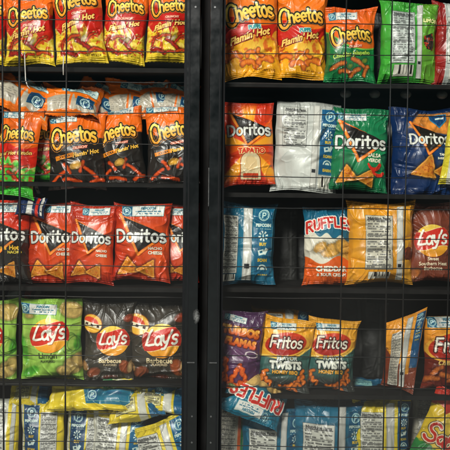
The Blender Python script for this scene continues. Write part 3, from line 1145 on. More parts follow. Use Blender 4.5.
def k_black(H, o):
    d = [('brand_logo', DS['cheetos'], -.02, .36, .84, 9, 1),
         txt('variety_lettering', 'CRUNCHY', (240, 226, 200), .1, .465, .26, 8, 1, bold=.06, out=((190, 30, 30), .14)),
         ('flavor_band', Design(.5, .12, lambda x, y: d_box(x, y, 0, 0, .48, .1), lambda x, y, d, e: fill(x, (222, 132, 40))), -.18, .585, .36, 12, 1),
         txt('flavor_lettering', "XXTRA", (40, 24, 16), -.18, .585, .2, 12, 2, bold=.03),
         txt('flavor_lettering', "Flamin' Hot", (240, 186, 80), .2, .535, .46, 12, 2, bold=.06, shear=.25)]
    if o.get('rew', 1): d.append(rew(*(o.get('rew') or (-.22, .07, .5, 2))))
    return bg_black, d


def dori(bg, lines, rewp=(-.02, .1, .66, 0), lt=.44, sc=.9, extra=(), lx=0.):
    def f(H, o):
        d = [('brand_logo', DS['doritos'], o.get('lx', lx), lt, sc, o.get('lr', 0), 1)]
        for (s, c, x, t, w) in lines:
            d.append(txt('flavor_lettering', s, c, x, t, w, 0, 1, bold=.07))
        r = o.get('rew', rewp)
        if r: d.append(rew(*r))
        return bg, d + list(extra)
    return f


k_nacho = dori(bg_doritos((170, 36, 22), (224, 86, 38)), [('NACHO', (240, 228, 214), .26, .585, .24), ('CHEESE', (240, 228, 214), .26, .642, .24)])
k_salsa = dori(bg_doritos((18, 104, 66), (24, 132, 84)), [('SALSA', (236, 236, 214), .24, .58, .24), ('VERDE', (236, 236, 214), .24, .64, .24)],
               (-.16, .12, .5, 2), extra=[('chili_flourish', Design(.2, .2, lambda x, y: np.minimum(d_segs(arc(-.04, .1, .13, .14, 200, 340, 6), x, y) - .035 * np.clip(1.1 + x * 3, .3, 1), d_segs(arc(.06, -.04, .12, .1, 190, 330, 6), x, y) - .03), lambda x, y, d, e: fill(x, (206, 44, 30))), .28, .72, .9, 0, 1)])
k_cool = dori(bg_doritos((10, 36, 88), (14, 52, 112), topflame=True, chips=((-.06, .70, .21, 75), (.20, .72, .12, 60))), [('TANGY', (230, 230, 226), .2, .545, .15), ('BARBEQUE', (230, 230, 226), .2, .585, .2)],
              None, lt=.38, sc=.6, extra=[('flavor_badge', Design(.5, .4, lambda x, y: d_poly([(-.45, .3), (.45, .34), (.42, .02), (.02, -.34), (-.4, .06)], x, y), lambda x, y, d, e: over(over(fill(x, (18, 62, 120)), sm(-d - .04, e), (60, 130, 190)), sm(d_box(x, y, 0, .12, .3, .04, 4), e) * (vnoise(x * 20, y * 0, 2) > .3), (220, 228, 232))), .16, .16, .3, 0, 1)])
k_tapatio = dori(bg_doritos((214, 70, 26), (232, 110, 34), rays=((240, 160, 48), (200, 52, 26)), chips=()),
                 [], None, lt=.36, sc=.9, extra=[txt('flavor_lettering', 'TAPATIO', (196, 38, 24), .04, .60, .54, 0, 1, bold=.09, out=((246, 214, 150), .12)),
                                               ('flavor_badge', DS['plain'], .02, .775, .42, 0, 1)])
k_flamin = dori(bg_doritos((186, 34, 24), (206, 52, 30), lowblack=True), [("Flamin' Hot", (236, 190, 70), .08, .585, .52), ('NACHO', (216, 196, 80), .26, .64, .26)])


def lays(bg, texts, badge=False, reward=None, lt=.46, sc=.62, lx=0):
    def f(H, o):
        d = [('brand_logo', DS['lays'], lx, lt, sc, 0, 1)]
        for (s, c, x, t, w) in texts:
            d.append(txt('flavor_lettering', s, c, x, t, w, 0, 1, bold=.045))
        if badge: d.append(('flavor_badge', DS['badge'], -.32, .28, .42, 0, 1))
        if reward and o.get('rew', 1): d.append(rew(*reward))
        return bg, d
    return f


k_lime = lays(bg_lays_lime, [('Limón', (70, 90, 40), -.02, .70, .3), ('FLAVORED', (90, 110, 60), -.02, .772, .24)], False, (-.19, .135, .62, -3))
k_bbq = lays(bg_bbq, [('Barbecue', (226, 206, 170), .06, .735, .44), ('FLAVORED', (200, 180, 150), .06, .79, .26)], True, None, .49, .64, .1)
k_heat = lays(bg_heat, [('Sweet', (232, 210, 186), .0, .715, .22), ('Southern Heat', (232, 210, 186), .0, .775, .56), ('Barbecue', (232, 210, 186), .0, .835, .36)], False, None, .49, .70)


def k_ruffles(H, o):
    d = [('brand_logo', DS['ruffles'], .0, .275, .94, 3, 1),
         txt('flavor_lettering', 'CHEDDAR', (244, 236, 224), .02, .79, .6, 0, 1, bold=.09),
         txt('flavor_lettering', '& SOUR CREAM', (244, 236, 224), .02, .865, .56, 0, 1, bold=.06)]
    if o.get('rew'): d.append(rew(*o['rew']))
    return bg_ruffles, d


def k_ruf_orig(H, o):
    def bgr(x, y, H, t, rng, e):
        img = fill(x, (20, 104, 142)) * (.85 + .3 * fbm(x * 3, y * 3, 4))[:, None]
        img = over(img, sm(-(t - .66 - .02 * np.sin(x * 30) - .5 * x * x), e), (220, 216, 204))
        for k, (cx, tt, a, b, r) in enumerate([(.0, .75, .26, .13, 15), (.26, .7, .2, .14, -20), (-.22, .72, .18, .1, 30)]):
            img = pchip(img, x, y, cx, H * (.5 - tt), a, b, r, k, e, (214, 176, 110))
        return img
    return bgr, [('brand_logo', DS['ruffles'], .0, .50, .92, 0, 1), rew(-.02, .15, .56, 0)]


def k_twist(H, o):
    d = [('brand_logo', DS['fritos'], -.04, .355, .78, 3, 1),
         txt('variety_lettering', 'FLAVOR', (206, 214, 208), .02, .545, .40, 3, 1, bold=.07, out=((40, 50, 50), .14)),
         txt('variety_lettering', 'TWISTS', (232, 234, 226), .0, .64, .62, 3, 1, bold=.11, out=((36, 44, 46), .16)),
         txt('flavor_lettering', 'HONEY BBQ', (236, 170, 60), .0, .735, .5, 3, 1, bold=.08, out=((60, 50, 30), .1)), rew(-.12, .12, .5, 3)]
    return bg_twist, d


def k_chili(H, o):
    return bg_chili, [('brand_logo', DS['fritos'], .0, .42, .84, 0, 1), txt('flavor_lettering', 'Chili Cheese', (236, 196, 120), .02, .63, .6, 0, 1, bold=.06, shear=.2), rew(-.1, .085, .72, 0)]


def k_turbo(H, o):
    return bg_turbo, [txt('brand_logo', 'TURBOS', (246, 186, 84), -.02, .26, .82, -7, 1, bold=.12, out=((120, 40, 20), .14), grad=(226, 96, 40)),
                      txt('flavor_lettering', 'FLAMAS', (246, 170, 74), .0, .40, .68, -7, 1, bold=.12, out=((120, 40, 20), .14), grad=(220, 84, 40)), rew(-.16, .10, .5, -10),
                      ('weight_badge', Design(.5, .25, lambda x, y: abs(d_ell(x, y, 0, 0, .45, .2)) - .03, lambda x, y, d, e: fill(x, (206, 190, 200))), .26, .54, .3, -5, 1)]


def k_sabritas(H, o):
    return bg_sabritas, [('brand_logo', DS['sabritas'], .06, .52, 1.0, o.get('lr', 10), 1)]


def back(base, bands=(), nut=None, panel=None, strip=None, bar=None, blue=(34, 78, 122), stripc=(206, 206, 204), paper=(204, 204, 198), extra=()):
    """back of a bag: nut=(x0,x1,t0,t1) nutrition panel, panel=(x0,x1,t0,t1) loyalty panel, strip=(x,w) centre fin, bar=(x0,x1,t0,t1)"""
    def f(H, o):
        d = []
        if nut:
            x0, x1, t0, t1 = nut; w = x1 - x0
            d.append(('nutrition_panel', des_nutrition((t1 - t0) * H / w, paper), (x0 + x1) / 2, (t0 + t1) / 2, w, 0, 1))
        if bar:
            x0, x1, t0, t1 = bar; w = x1 - x0
            d.append(('barcode', des_barcode((t1 - t0) * H / w), (x0 + x1) / 2, (t0 + t1) / 2, w, 0, 2))
        if strip:
            d.append(('fin_seal', des_strip(H * .9, stripc, strip[1]), strip[0], .5, 1, 0, 3))
        if panel:
            x0, x1, t0, t1 = panel; w = x1 - x0
            d.append(('reward_panel', des_panel((t1 - t0) * H / w, blue), (x0 + x1) / 2, (t0 + t1) / 2, w, 0, 1))
        return bg_back(base, bands), d + [q for q in extra]
    return f


def bg_fback(x, y, H, t, rng, e):
    img = fill(x, (128, 54, 32)) * (.85 + .3 * fbm(x * 3, y * 3, 4))[:, None]
    img = over(img, sm(t - .50 - .14 * np.sin(x * 5 + 1.5), e), c3((236, 158, 52)) * (.88 + .24 * fbm(x * 3, y * 3, 5))[:, None])
    return over(img, sm(np.maximum(np.maximum(.18 - x, x - .3), t - .78), e), (236, 158, 52))


def lie_orange(H, o):
    def f(x, y, H, t, rng, e):
        img = fill(x, (232, 112, 28)) * (.85 + .3 * fbm(x * 3, y * 3, 4))[:, None]
        d = d_poly([(-.34, -.42 * H), (-.4, -.06 * H), (-.2, .0), (.06, .06 * H), (.1, -.1 * H), (.48, -.14 * H), (.46, -.42 * H)], x, y)
        img = over(img, sm(d, e), (180, 172, 160))
        img = over(img, sm(d + .03, e) * (vnoise(x * 30, y * 0 + np.floor(y * 26), 5) > .5) * (np.sin(y * 26 * 6.28) > .2) * (x < 0) * .6, (120, 116, 112))
        return over(img, sm(abs(x - .02) - .02, e) * (t > .3), (222, 104, 34))
    return f, [('reward_label', des_reward((38, 92, 140), (200, 212, 216)), .14, .25, .62, -5, 1),
               ('reward_panel', des_panel(.36 * H / .36, (26, 66, 112), 0), .28, .66, .30, 0, 1)]


SILVER = (190, 192, 190)
YEL = (224, 200, 60)
TEAL = (22, 96, 136)
KINDS = dict(
    hot=k_hot, puffs=k_puffs, jala=k_jala, limon=k_limon, black=k_black, nacho=k_nacho, salsa=k_salsa, cool=k_cool,
    tapatio=k_tapatio, flamin=k_flamin, lime=k_lime, bbq=k_bbq, heat=k_heat, ruffles=k_ruffles, ruf=k_ruf_orig,
    twist=k_twist, chili=k_chili, turbo=k_turbo, sabritas=k_sabritas,
    back_green=back((66, 158, 58), [(.20, .5, (96, 156, 50))], nut=(-.34, .08, .14, .78), bar=(-.28, .06, .80, .93), strip=(.16, .09), paper=(190, 196, 196),
                    extra=[txt('flavor_lettering', 'LIMÓN', (226, 226, 160), .36, .25, .26, -3, 1, bold=.1, out=((60, 110, 30), .1)),
                           ('picture_panel', Design(.5, .8, lambda x, y: d_poly([(-.4, .3), (.3, .6), (.42, .1), (.3, -.6), (-.2, -.5), (-.42, -.1)], x, y) + .05 * fbm(x * 6, y * 6, 2),
                                                    lambda x, y, d, e: over(fill(x, (38, 36, 30)) * (.5 + fbm(x * 5, y * 5, 3))[:, None], (fbm(x * 7, y * 7, 4) > .6) * .9, (196, 54, 34))), .34, .5, .26, 0, 1)]),
    back_maroon=back((140, 26, 30), [(-.30, .5, (186, 190, 190))], nut=(-.28, .3, .2, .76), bar=(-.22, .16, .80, .93)),
    back_silver=back((188, 190, 190), [(-.44, .1, (198, 200, 200))], nut=(-.40, -.02, .08, .52), panel=(.20, .47, .09, .80), strip=(.12, .1), bar=(.20, .44, .82, .95), paper=(194, 196, 194), blue=(28, 84, 140)),
    back_blue=back(TEAL, [(-.5, -.3, (26, 88, 128))], nut=(-.47, -.2, .16, .86), panel=(.1, .45, .04, .88), strip=(-.02, .16), bar=(-.46, -.22, .87, .95), blue=(24, 92, 138)),
    back_orange=back((222, 152, 44), [(.22, .5, (226, 160, 50))], nut=(-.26, .16, .16, .82), bar=(-.2, .12, .85, .94), strip=(.27, .1), paper=(206, 202, 190),
                     extra=[('picture_panel', Design(.5, .5, lambda x, y: d_ell(x, y, 0, 0, .4, .46, 20) + .1 * fbm(x * 6, y * 6, 3), lambda x, y, d, e: fill(x, (120, 52, 34)) * (.6 + .7 * fbm(x * 7, y * 7, 4))[:, None]), .42, .62, .24, 0, 1)]),
    back_yellow=back(YEL, [(-.5, -.44, (200, 200, 196))], nut=(-.02, .36, .14, .92), panel=(-.42, -.06, .06, .92), paper=(206, 206, 204), blue=(34, 64, 110)),
    back_yellow_r=back(YEL, [(-.5, -.40, (206, 204, 196))], nut=(-.44, -.02, .12, .9), strip=(.1, .12), panel=(.22, .5, .05, .9), paper=(212, 212, 208), blue=(28, 92, 150)),
    back_yellow_w=back((210, 210, 204), [(.22, .5, YEL)], nut=(-.4, .16, .1, .9), strip=(.36, .1), paper=(206, 206, 202)),
    back_yellow_c=back(YEL, [(.42, .5, YEL)], nut=(-.38, .02, .16, .9), strip=(.14, .14), panel=(.27, .5, .03, .92), paper=(204, 204, 196), blue=(26, 74, 124)),
    back_teal=back(TEAL, [(.3, .5, (26, 84, 128))], nut=(-.40, .06, .26, .95), strip=(.17, .1), panel=(.26, .49, .1, .92), blue=(26, 82, 126)),
    back_olie=back((226, 106, 30), [(-.5, .02, (216, 212, 200))], nut=(-.44, -.04, .1, .9), strip=(.06, .1), panel=(.16, .46, .08, .9), blue=(26, 62, 110)),
    lie_orange=lie_orange,
    back_orr=back((222, 96, 36), [(-.1, .5, (200, 196, 188))], nut=(-.04, .34, .1, .9), strip=(-.2, .1), paper=(190, 188, 180), blue=(26, 62, 110)),
    back_fritos=lambda H, o: (bg_fback, back((0, 0, 0), nut=(-.28, .02, .2, .95), strip=(.14, .15), panel=(.3, .5, .04, .7), paper=(214, 208, 196), blue=(28, 76, 130))(H, o)[1]),
    back_grey=back((120, 122, 118), [(.1, .3, (96, 98, 96))], nut=(-.3, .06, .14, .86), strip=(.2, .1), paper=(130, 130, 126)),
    back_white=back((196, 192, 180), [(.16, .26, (200, 90, 50)), (.26, .34, (50, 120, 80))], nut=(-.38, .12, .1, .9), paper=(196, 192, 182)),
    back_navy=back((24, 40, 84), [(-.1, .1, (206, 206, 204)), (.2, .3, (196, 40, 36))], strip=(.4, .08)),
    back_strip=back((216, 202, 60), [(-.28, .02, (204, 204, 196)), (.14, .3, (36, 66, 110))], strip=(.4, .08)),
)

G = {
    'hot': 'orange and red bags of hot cheese curls on the top left shelf', 'puffs': 'yellow bags of hot cheese puffs on the top right shelf',
    'black': 'orange and black bags of hot cheese curls', 'limon': 'orange and green bags of lime cheese curls', 'nacho': 'red bags of nacho cheese tortilla chips',
    'lime': 'lime green bags of potato chips', 'bbq': 'black bags of barbecue potato chips', 'twist': 'yellow and teal bags of corn twists',
    'yel': 'yellow and white bags turned back to front on the bottom left shelf', 'lay': 'orange bags lying on top of the second left row', 'yly': 'yellow and blue bags lying flat on the bottom left row',
    'blu': 'blue bags turned back to front on the bottom right shelf', 'gry': 'dim grey bags deep in the cabinet', 'bly': 'blue bags lying on the bottom right row',
}

# --- top left shelf
bag('hot', -15, 29, 44, 70, 2, .15, label='orange and yellow curl bag cut off by the left edge on the top shelf', group=G['hot'])
bag('hot', 30, 30, 50, 72, -1, .13, label='leftmost whole orange, red and yellow curl bag on the top left shelf', group=G['hot'], rew=(-.1, .06, .5, 0), lt=.36)
bag('hot', 79, 25, 53, 80, -5, .11, lr=10, label='red and yellow curl bag tilted left, second whole one on the top left shelf', group=G['hot'])
bag('hot', 125, 26, 45, 76, 5, .14, label='red and yellow curl bag with pointed lower left corner, third on top left shelf', group=G['hot'], lt=.32)
bag('hot', 170, 25, 48, 76, 2, .12, label='red and yellow curl bag half hidden by the door post on top left shelf', group=G['hot'], lt=.32)
# --- top right shelf
bag('puffs', 250, 31, 58, 98, -2, .12, label='yellow hot puff bag touching the door post on the top right shelf', group=G['puffs'])
bag('puffs', 300, 34, 54, 94, 2, .14, label='yellow hot puff bag with a white sticker on top, beside the jalapeno bag', group=G['puffs'], rew=(.02, .09, .66, 2))
bag('jala', 350, 46, 53, 76, 1, .12, label='orange and green jalapeno cheese curl bag on the top right shelf')
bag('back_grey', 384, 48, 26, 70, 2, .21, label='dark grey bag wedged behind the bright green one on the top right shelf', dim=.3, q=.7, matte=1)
bag('back_green', 408, 43, 60, 82, 2, .12, lean=4, label='bright green bag showing its back with nutrition panel and white seam')
bag('back_maroon', 459, 45, 56, 84, 2, .13, label='maroon topped bag with white back panel at the right edge of the top shelf')
# --- second left shelf: standing
bag('limon', 18, 152, 46, 90, 6, .10, yaw=-14, label='green and orange lime curl bag slipping forward off the second left shelf', group=G['limon'])
bag('limon', 40, 149, 44, 68, 2, .17, label='green and orange lime curl bag standing behind its slipping twin', group=G['limon'], rew=None)
bag('black', 77, 152, 59, 76, -1, .12, label='orange and black curl bag with clear blue coin sticker, nearest the lime bags', group=G['black'])
bag('black', 119, 148, 53, 80, -5, .15, label='orange and black curl bag tilted left, middle one of three', group=G['black'], rew=(.1, .04, .5, -4))
bag('black', 173, 147, 54, 82, -2, .13, label='orange and black curl bag cut off by the black door post', group=G['black'], rew=(-.18, .03, .6, 4))
# lying on top, and behind
bag('lie_orange', 22, 98, 74, 50, 20, .14, lean=48, T=.2, label='orange and white bag lying tilted at the far left above the lime bags', group=G['lay'])
bag('lie_orange', 71, 105, 62, 42, 6, .14, lean=44, T=.2, label='orange and white bag lying flat above the first orange and black bag', group=G['lay'])
bag('lie_orange', 97, 101, 50, 42, 26, .20, lean=35, label='shaded orange and white bag lying slanted behind the flat one', group=G['lay'])
bag('lie_orange', 128, 100, 50, 44, 4, .20, lean=25, label='shaded orange and white bag lying straight behind the middle orange and black bag', group=G['lay'])
bag('lie_orange', 152, 100, 44, 40, -12, .20, lean=35, label='shaded orange and white bag lying slanted above the last two black bags', group=G['lay'])
bag('lie_orange', 176, 100, 44, 40, 8, .20, lean=30, label='shaded orange and navy bag lying against the door post above the black bags', group=G['lay'])
bag('back_navy', 24, 191, 40, 26, -14, .22, lean=40, label='crumpled navy, white and red bag under the slipping lime bag')
# --- second right shelf
bag('tapatio', 249, 144, 52, 84, -1, .11, label='red bag with yellow rays and an arched cream label beside the door post')
bag('back_silver', 306, 147, 66, 92, 4, .12, lean=5, label='silver bag showing its back with a blue coin panel')
bag('salsa', 359, 150, 59, 84, 3, .11, label='green tortilla chip bag with orange chips and salsa lettering')
bag('cool', 424, 153, 72, 90, 1, .13, yaw=8, lx=-.005, label='deep blue tortilla chip bag with two orange chips')
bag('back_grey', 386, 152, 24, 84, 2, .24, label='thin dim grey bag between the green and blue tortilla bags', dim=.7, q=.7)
bag('back_strip', 461, 144, 32, 84, 7, .075, yaw=-18, label='yellow and white bag edge overlapping the blue bag at the right edge', T=.24)
# --- third left shelf
bag('flamin', 5, 241, 54, 84, -1, .12, label='red topped black tortilla bag at the left edge of the third shelf')
bag('nacho', 52, 243, 54, 82, -1, .14, label='leftmost whole red nacho bag, with a blue coin label over its upper left', group=G['nacho'], rew=(.14, .09, .5, -2), lx=.06)
bag('back_navy', 31, 207, 30, 22, 6, .105, lean=30, label='small blue and white bag top poking up at the left of the red nacho bags')
bag('nacho', 92, 244, 48, 80, 3.5, .11, label='red nacho bag with a sharp lower right corner, second of four', group=G['nacho'], rew=(.06, .09, .6, 3))
bag('nacho', 142, 242, 58, 78, 1, .12, label='widest red nacho bag with a large blue coin sticker across the top', group=G['nacho'], rew=(.02, .1, .74, 1))
bag('nacho', 178, 243, 44, 78, 1, .16, label='red nacho bag cut off by the black door post', group=G['nacho'], rew=(-.06, .1, .6, 2), lx=.1)
# --- third right shelf
bag('back_blue', 248, 244, 58, 82, 2, .12, lean=5, label='blue bag showing its back with a white fin and coin pictograms, beside the door post')
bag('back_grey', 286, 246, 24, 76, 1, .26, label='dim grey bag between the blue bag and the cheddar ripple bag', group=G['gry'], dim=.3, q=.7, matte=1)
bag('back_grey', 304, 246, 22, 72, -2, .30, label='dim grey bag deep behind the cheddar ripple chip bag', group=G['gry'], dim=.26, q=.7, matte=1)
bag('ruffles', 329, 246, 55, 80, 0, .12, label='blue, white and orange cheddar ripple chip bag')
bag('back_orange', 380, 243, 68, 82, 1, .11, lean=4, label='golden orange bag showing its back with a long nutrition panel')
bag('heat', 430, 242, 54, 80, 0, .13, label='reddish brown sweet barbecue potato chip bag at the right edge')
# --- fourth left shelf
bag('lime', -12, 341, 62, 84, 0, .12, label='lime green potato chip bag cut off by the left edge', group=G['lime'])
bag('lime', 52, 338, 64, 82, -1, .11, label='whole lime green potato chip bag with a blue coin sticker', group=G['lime'])
bag('back_navy', 16, 300, 60, 24, 0, .22, lean=50, label='navy and white bag lying behind the lime green chip bags')
bag('bbq', 109, 341, 54, 80, 1, .12, label='black barbecue chip bag next to the lime green one', group=G['bbq'])
bag('bbq', 157, 341, 62, 80, 0, .14, label='black barbecue chip bag next to the black door post', group=G['bbq'])
# --- fourth right shelf
bag('turbo', 240, 350, 48, 80, 5, .10, label='purple bag with orange twirls and flaming lettering')
bag('twist', 286, 354, 54, 74, 7, .10, label='yellow and teal corn twist bag nearest the purple bag', group=G['twist'])
bag('twist', 331, 354, 53, 72, 6, .13, label='yellow and teal corn twist bag on the right of its pair', group=G['twist'])
bag('back_fritos', 280, 328, 62, 42, 4, .20, lean=20, label='orange bag top with a navy corner behind the corn twist bags')
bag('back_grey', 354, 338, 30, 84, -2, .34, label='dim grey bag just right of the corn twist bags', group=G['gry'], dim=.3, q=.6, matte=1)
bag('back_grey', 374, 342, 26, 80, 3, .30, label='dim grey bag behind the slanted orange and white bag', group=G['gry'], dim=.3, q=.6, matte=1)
bag('back_fritos', 402, 352, 37, 76, 6, .11, yaw=-24, lean=3, twist=.4, slant=.62, label='slanted orange, brown and white bag turned half sideways')
bag('chili', 450, 352, 58, 74, 1, .12, label='orange and dark red corn chip bag at the right edge')
# --- bottom left shelf
bag('back_yellow_w', 0, 437, 42, 80, 1, .13, label='yellow and white bag back cut off by the lower left corner', group=G['yel'])
bag('back_yellow', 43, 441, 46, 84, 0, .12, label='yellow bag back with blue coin panel left and nutrition panel right, leftmost whole one', group=G['yel'])
bag('back_yellow', 88, 446, 47, 84, 3, .12, label='yellow bag back with blue coin panel, second whole one from the left', group=G['yel'])
bag('back_yellow_r', 118, 450, 56, 86, 4, .10, label='yellow bag back with white nutrition panel left and blue panel right, tilted slightly', group=G['yel'])
bag('back_yellow_r', 170, 460, 64, 86, -20, .08, label='strongly tilted yellow and white bag back against the door post', group=G['yel'], crumple=1.4)
def bg_ly(x, y, H, t, rng, e):
    img = fill(x, YEL) * (.85 + .3 * fbm(x * 3, y * 3, 4))[:, None]
    img = over(img, sm(d_poly([(-.1, .08 * H), (.5, .14 * H), (.5, -.34 * H), (-.06, -.3 * H)], x, y), e), (34, 104, 146))
    img = over(img, sm(d_poly([(-.25, .22 * H), (.1, .42 * H), (.4, .4 * H), (.5, .17 * H), (-.1, .11 * H)], x, y), e), (206, 206, 190))
    return over(img, sm(d_poly([(-.1, .08 * H), (.5, .14 * H), (.5, -.34 * H), (-.06, -.3 * H)], x, y) + .03, e) * (fbm(x * 13, y * 20, 8) > .6), (206, 216, 214))


KINDS['lie_yellow'] = lambda H, o: (bg_ly, [
    ('reward_label', des_reward((28, 84, 140), (40, 110, 150)), .2, .58, .5, 0, 1),
    ('green_emblem', Design(.5, .3, lambda x, y: d_ell(x, y, 0, 0, .45, .25), lambda x, y, d, e: over(fill(x, (60, 130, 80)), (fbm(x * 8, y * 8, 3) > .55) * 1., (200, 214, 160))), .2, .26, .26, 0, 1)])
KINDS['lie_yellow2'] = back(YEL, [(.06, .2, (206, 206, 200)), (.24, .5, (34, 92, 146))], nut=(-.36, .02, .3, .8), paper=(214, 206, 150))
bag('lie_yellow', 93, 395, 94, 38, 2, .10, lean=30, T=.14, label='long yellow and blue bag lying above the second yellow bag', group=G['yly'])
bag('lie_yellow', 160, 392, 62, 26, 2, .13, lean=30, T=.16, label='yellow and blue bag lying deepest, right under the black barbecue bags', group=G['yly'])
bag('lie_yellow2', 160, 400, 66, 30, 4, .10, lean=36, T=.15, label='yellow, white and blue bag lying beside the door post', group=G['yly'])
bag('lie_yellow2', 136, 407, 62, 32, -9, .09, lean=38, T=.15, label='yellow and blue bag lying slanted just above the tilted bag backs', group=G['yly'])
bag('lie_yellow2', 30, 394, 44, 28, 3, .15, lean=40, T=.16, label='small stretch of yellow bag lying behind the leftmost yellow bag backs', group=G['yly'])
# --- bottom right shelf
bag('back_white', 232, 440, 34, 80, 3, .17, label='dull white bag back with red and green stripe beside the door post')
bag('back_teal', 272, 448, 68, 84, 3, .12, label='blue bag back under the lying ripple chip bag', group=G['blu'])
bag('back_teal', 328, 443, 72, 86, 3, .105, label='blue bag back with a white nutrition panel, right of the ripple chip bag', group=G['blu'])
bag('ruf', 256, 397, 66, 54, 206, .085, lean=-36, T=.19, label='blue ripple chip bag lying tilted on top of the bottom right row')
bag('back_teal', 326, 399, 52, 40, -4, .21, lean=50, T=.2, label='blue bag lying half hidden under the corn twist bags', group=G['bly'])
KINDS['lie_blue'] = back(TEAL, [(-.5, .5, (24, 88, 132))], extra=[('reward_label', des_reward((28, 84, 130), (150, 186, 200)), -.05, .3, .62, 0, 1), ('yellow_band', des_strip(.9, (214, 196, 60), .1), 0, .95, 1.0, 90, 1)])
bag('lie_blue', 358, 394, 58, 42, 3, .18, lean=48, T=.2, label='blue bag with a pale sticker lying above the yellow bag back', group=G['bly'])
bag('back_yellow_c', 380, 440, 62, 86, 2, .11, label='yellow bag back with white fin and blue panel on the bottom right shelf')
bag('back_white', 428, 414, 34, 66, 2, .20, label='dull white bag back behind the red, yellow and green bag')
bag('back_navy', 456, 398, 30, 50, -10, .19, label='blue, white and red bag at the lower right edge')
bag('sabritas', 446, 441, 66, 98, 26, .09, lr=-8, label='red, yellow and green bag leaning with one corner up at the lower right')

# ------------------------------------------------------------------ shelves
Zl, Zr = P(-60, 225, .1).x, P(520, 225, .1).x
XD0, XD1 = P(197, 225, .05).x, P(211, 225, .05).x
XM = (XD0 + XD1) / 2
ROWS_L = [70, 183, 286, 379.5, 476]
ROWS_R = [85.5, 194, 287.5, 392, 484]


def shelf(x0, x1, zt, label, group, knobs=()):
    root = empty('shelf', ((x0 + x1) / 2, .06, zt))
    cx = (x0 + x1) / 2
    tag(root, label, 'shelf', group)
    link('shelf_board', box_mesh('shelf_board', [(x0 - cx, x1 - cx, .012, .42, -.005, 0)], M_SHELF, 0), root)
    link('front_rail', box_mesh('front_rail', [(x0 - cx, x1 - cx, 0, .011, -.009, .002)], M_SHELF, .001), root)
    for k in knobs:
        import bmesh
        bm = bmesh.new()
        bmesh.ops.create_uvsphere(bm, u_segments=16, v_segments=10, radius=1)
        for v in bm.verts:
            v.co = (v.co.x * .014 + (k - cx), v.co.y * .012 + .05, v.co.z * .011 - .019)
        me = bpy.data.meshes.new('lamp_cup'); bm.to_mesh(me); bm.free()
        for p in me.polygons: p.use_smooth = True
        me.materials.append(M_KNOB)
        link('shelf_cup', me, root)
    return root


names = ['top', 'second', 'third', 'fourth', 'bottom']
for i, (yl, yr) in enumerate(zip(ROWS_L, ROWS_R)):
    shelf(Zl, XM - .011, P(100, yl, .1).z, f'black shelf under the {names[i]} row of bags, left of the door posts', 'left bay shelves')
    kn = [P(px, 100, .12).x for px in (345, 374, 405, 441)] if i == 0 else ()
    shelf(XM + .011, Zr, P(330, yr, .1).z, f'black shelf under the {names[i]} row of bags, right of the door posts', 'right bay shelves', kn)

# ------------------------------------------------------------------ cabinet shell
ztop, zbot = P(225, -60, .1).z, P(225, 520, .1).z
cab = empty('display_cabinet', (0, .5, zbot))
tag(cab, 'dark display cabinet with black lining behind the rows of bags', 'cabinet')
hz = ztop - zbot
link('back_panel', box_mesh('back_panel', [(Zl - .02, Zr + .02, .0, .02, 0, hz)], M_WALLIN, 0), cab)
link('side_panel', box_mesh('side_panel', [(Zl - .02, Zl - .001, -.44, -.001, 0, hz)], M_WALLIN, 0), cab)
link('side_panel', box_mesh('side_panel', [(Zr + .001, Zr + .02, -.44, -.001, 0, hz)], M_WALLIN, 0), cab)
link('divider_panel', box_mesh('divider_panel', [(XM - .01, XM + .01, -.452, -.001, 0, hz)], M_WALLIN, 0), cab)
link('top_panel', box_mesh('top_panel', [(Zl - .02, Zr + .02, -.44, .02, hz + .001, hz + .02)], M_WALLIN, 0), cab)
link('floor_panel', box_mesh('floor_panel', [(Zl - .02, Zr + .02, -.44, .02, -.02, -.001)], M_WALLIN, 0), cab)

# ------------------------------------------------------------------ doors: post, gasket, glass
xa, xb = P(185.8, 225, 0).x, P(198.6, 225, 0).x
xc, xd = P(208.6, 225, 0).x, P(220.6, 225, 0).x


def door(x0, x1, gx0, gx1, label, side):
    r = empty('glass_door', ((x0 + x1) / 2, 0, zbot)); cx = (x0 + x1) / 2
    tag(r, label, 'door', 'glass cabinet doors')
    p = link('door_post', box_mesh('door_post', [(x0 - cx, x1 - cx, -.012, .022, 0, hz)], M_FRAME, .0012), r)
    e = x1 if side < 0 else x0
    link('gasket', box_mesh('gasket', [((x1 if side > 0 else x0 - .007) - cx, (x1 + .007 if side > 0 else x0) - cx, .002, .016, 0, hz)], M_FRAME2, .001), r)
    link('post_groove', box_mesh('post_groove', [((x0 + x1) / 2 - cx - .0016 - side * -.009, (x0 + x1) / 2 - cx + .0016 - side * -.009, -.0135, -.010, 0, hz)], M_FRAME2, 0), r)
    for zz in (P(205, 8, 0).z, P(205, 441, 0).z, P(205, 415, 0).z):
        bm_ = tube_mesh('screw', [(side * -.004, -.0142, zz - zbot), (side * -.004, -.011, zz - zbot)], .0022, M_STEEL, 12)
        link('screw', bm_, p)
    zt = P(204, 361.5, 0).z - zbot
    link('clip', box_mesh('clip', [(-.009, .009, -.0155, -.0125, zt - .0014, zt + .0014)], M_STEEL, .0005), p)
    g = bpy.data.meshes.new('glass_pane')
    g.from_pydata([(gx0 - cx, .004, 0), (gx1 - cx, .004, 0), (gx1 - cx, .004, hz), (gx0 - cx, .004, hz)], [], [(0, 1, 2, 3)])
    g.materials.append(M_GLASS); link('glass_pane', g, r)
    return r


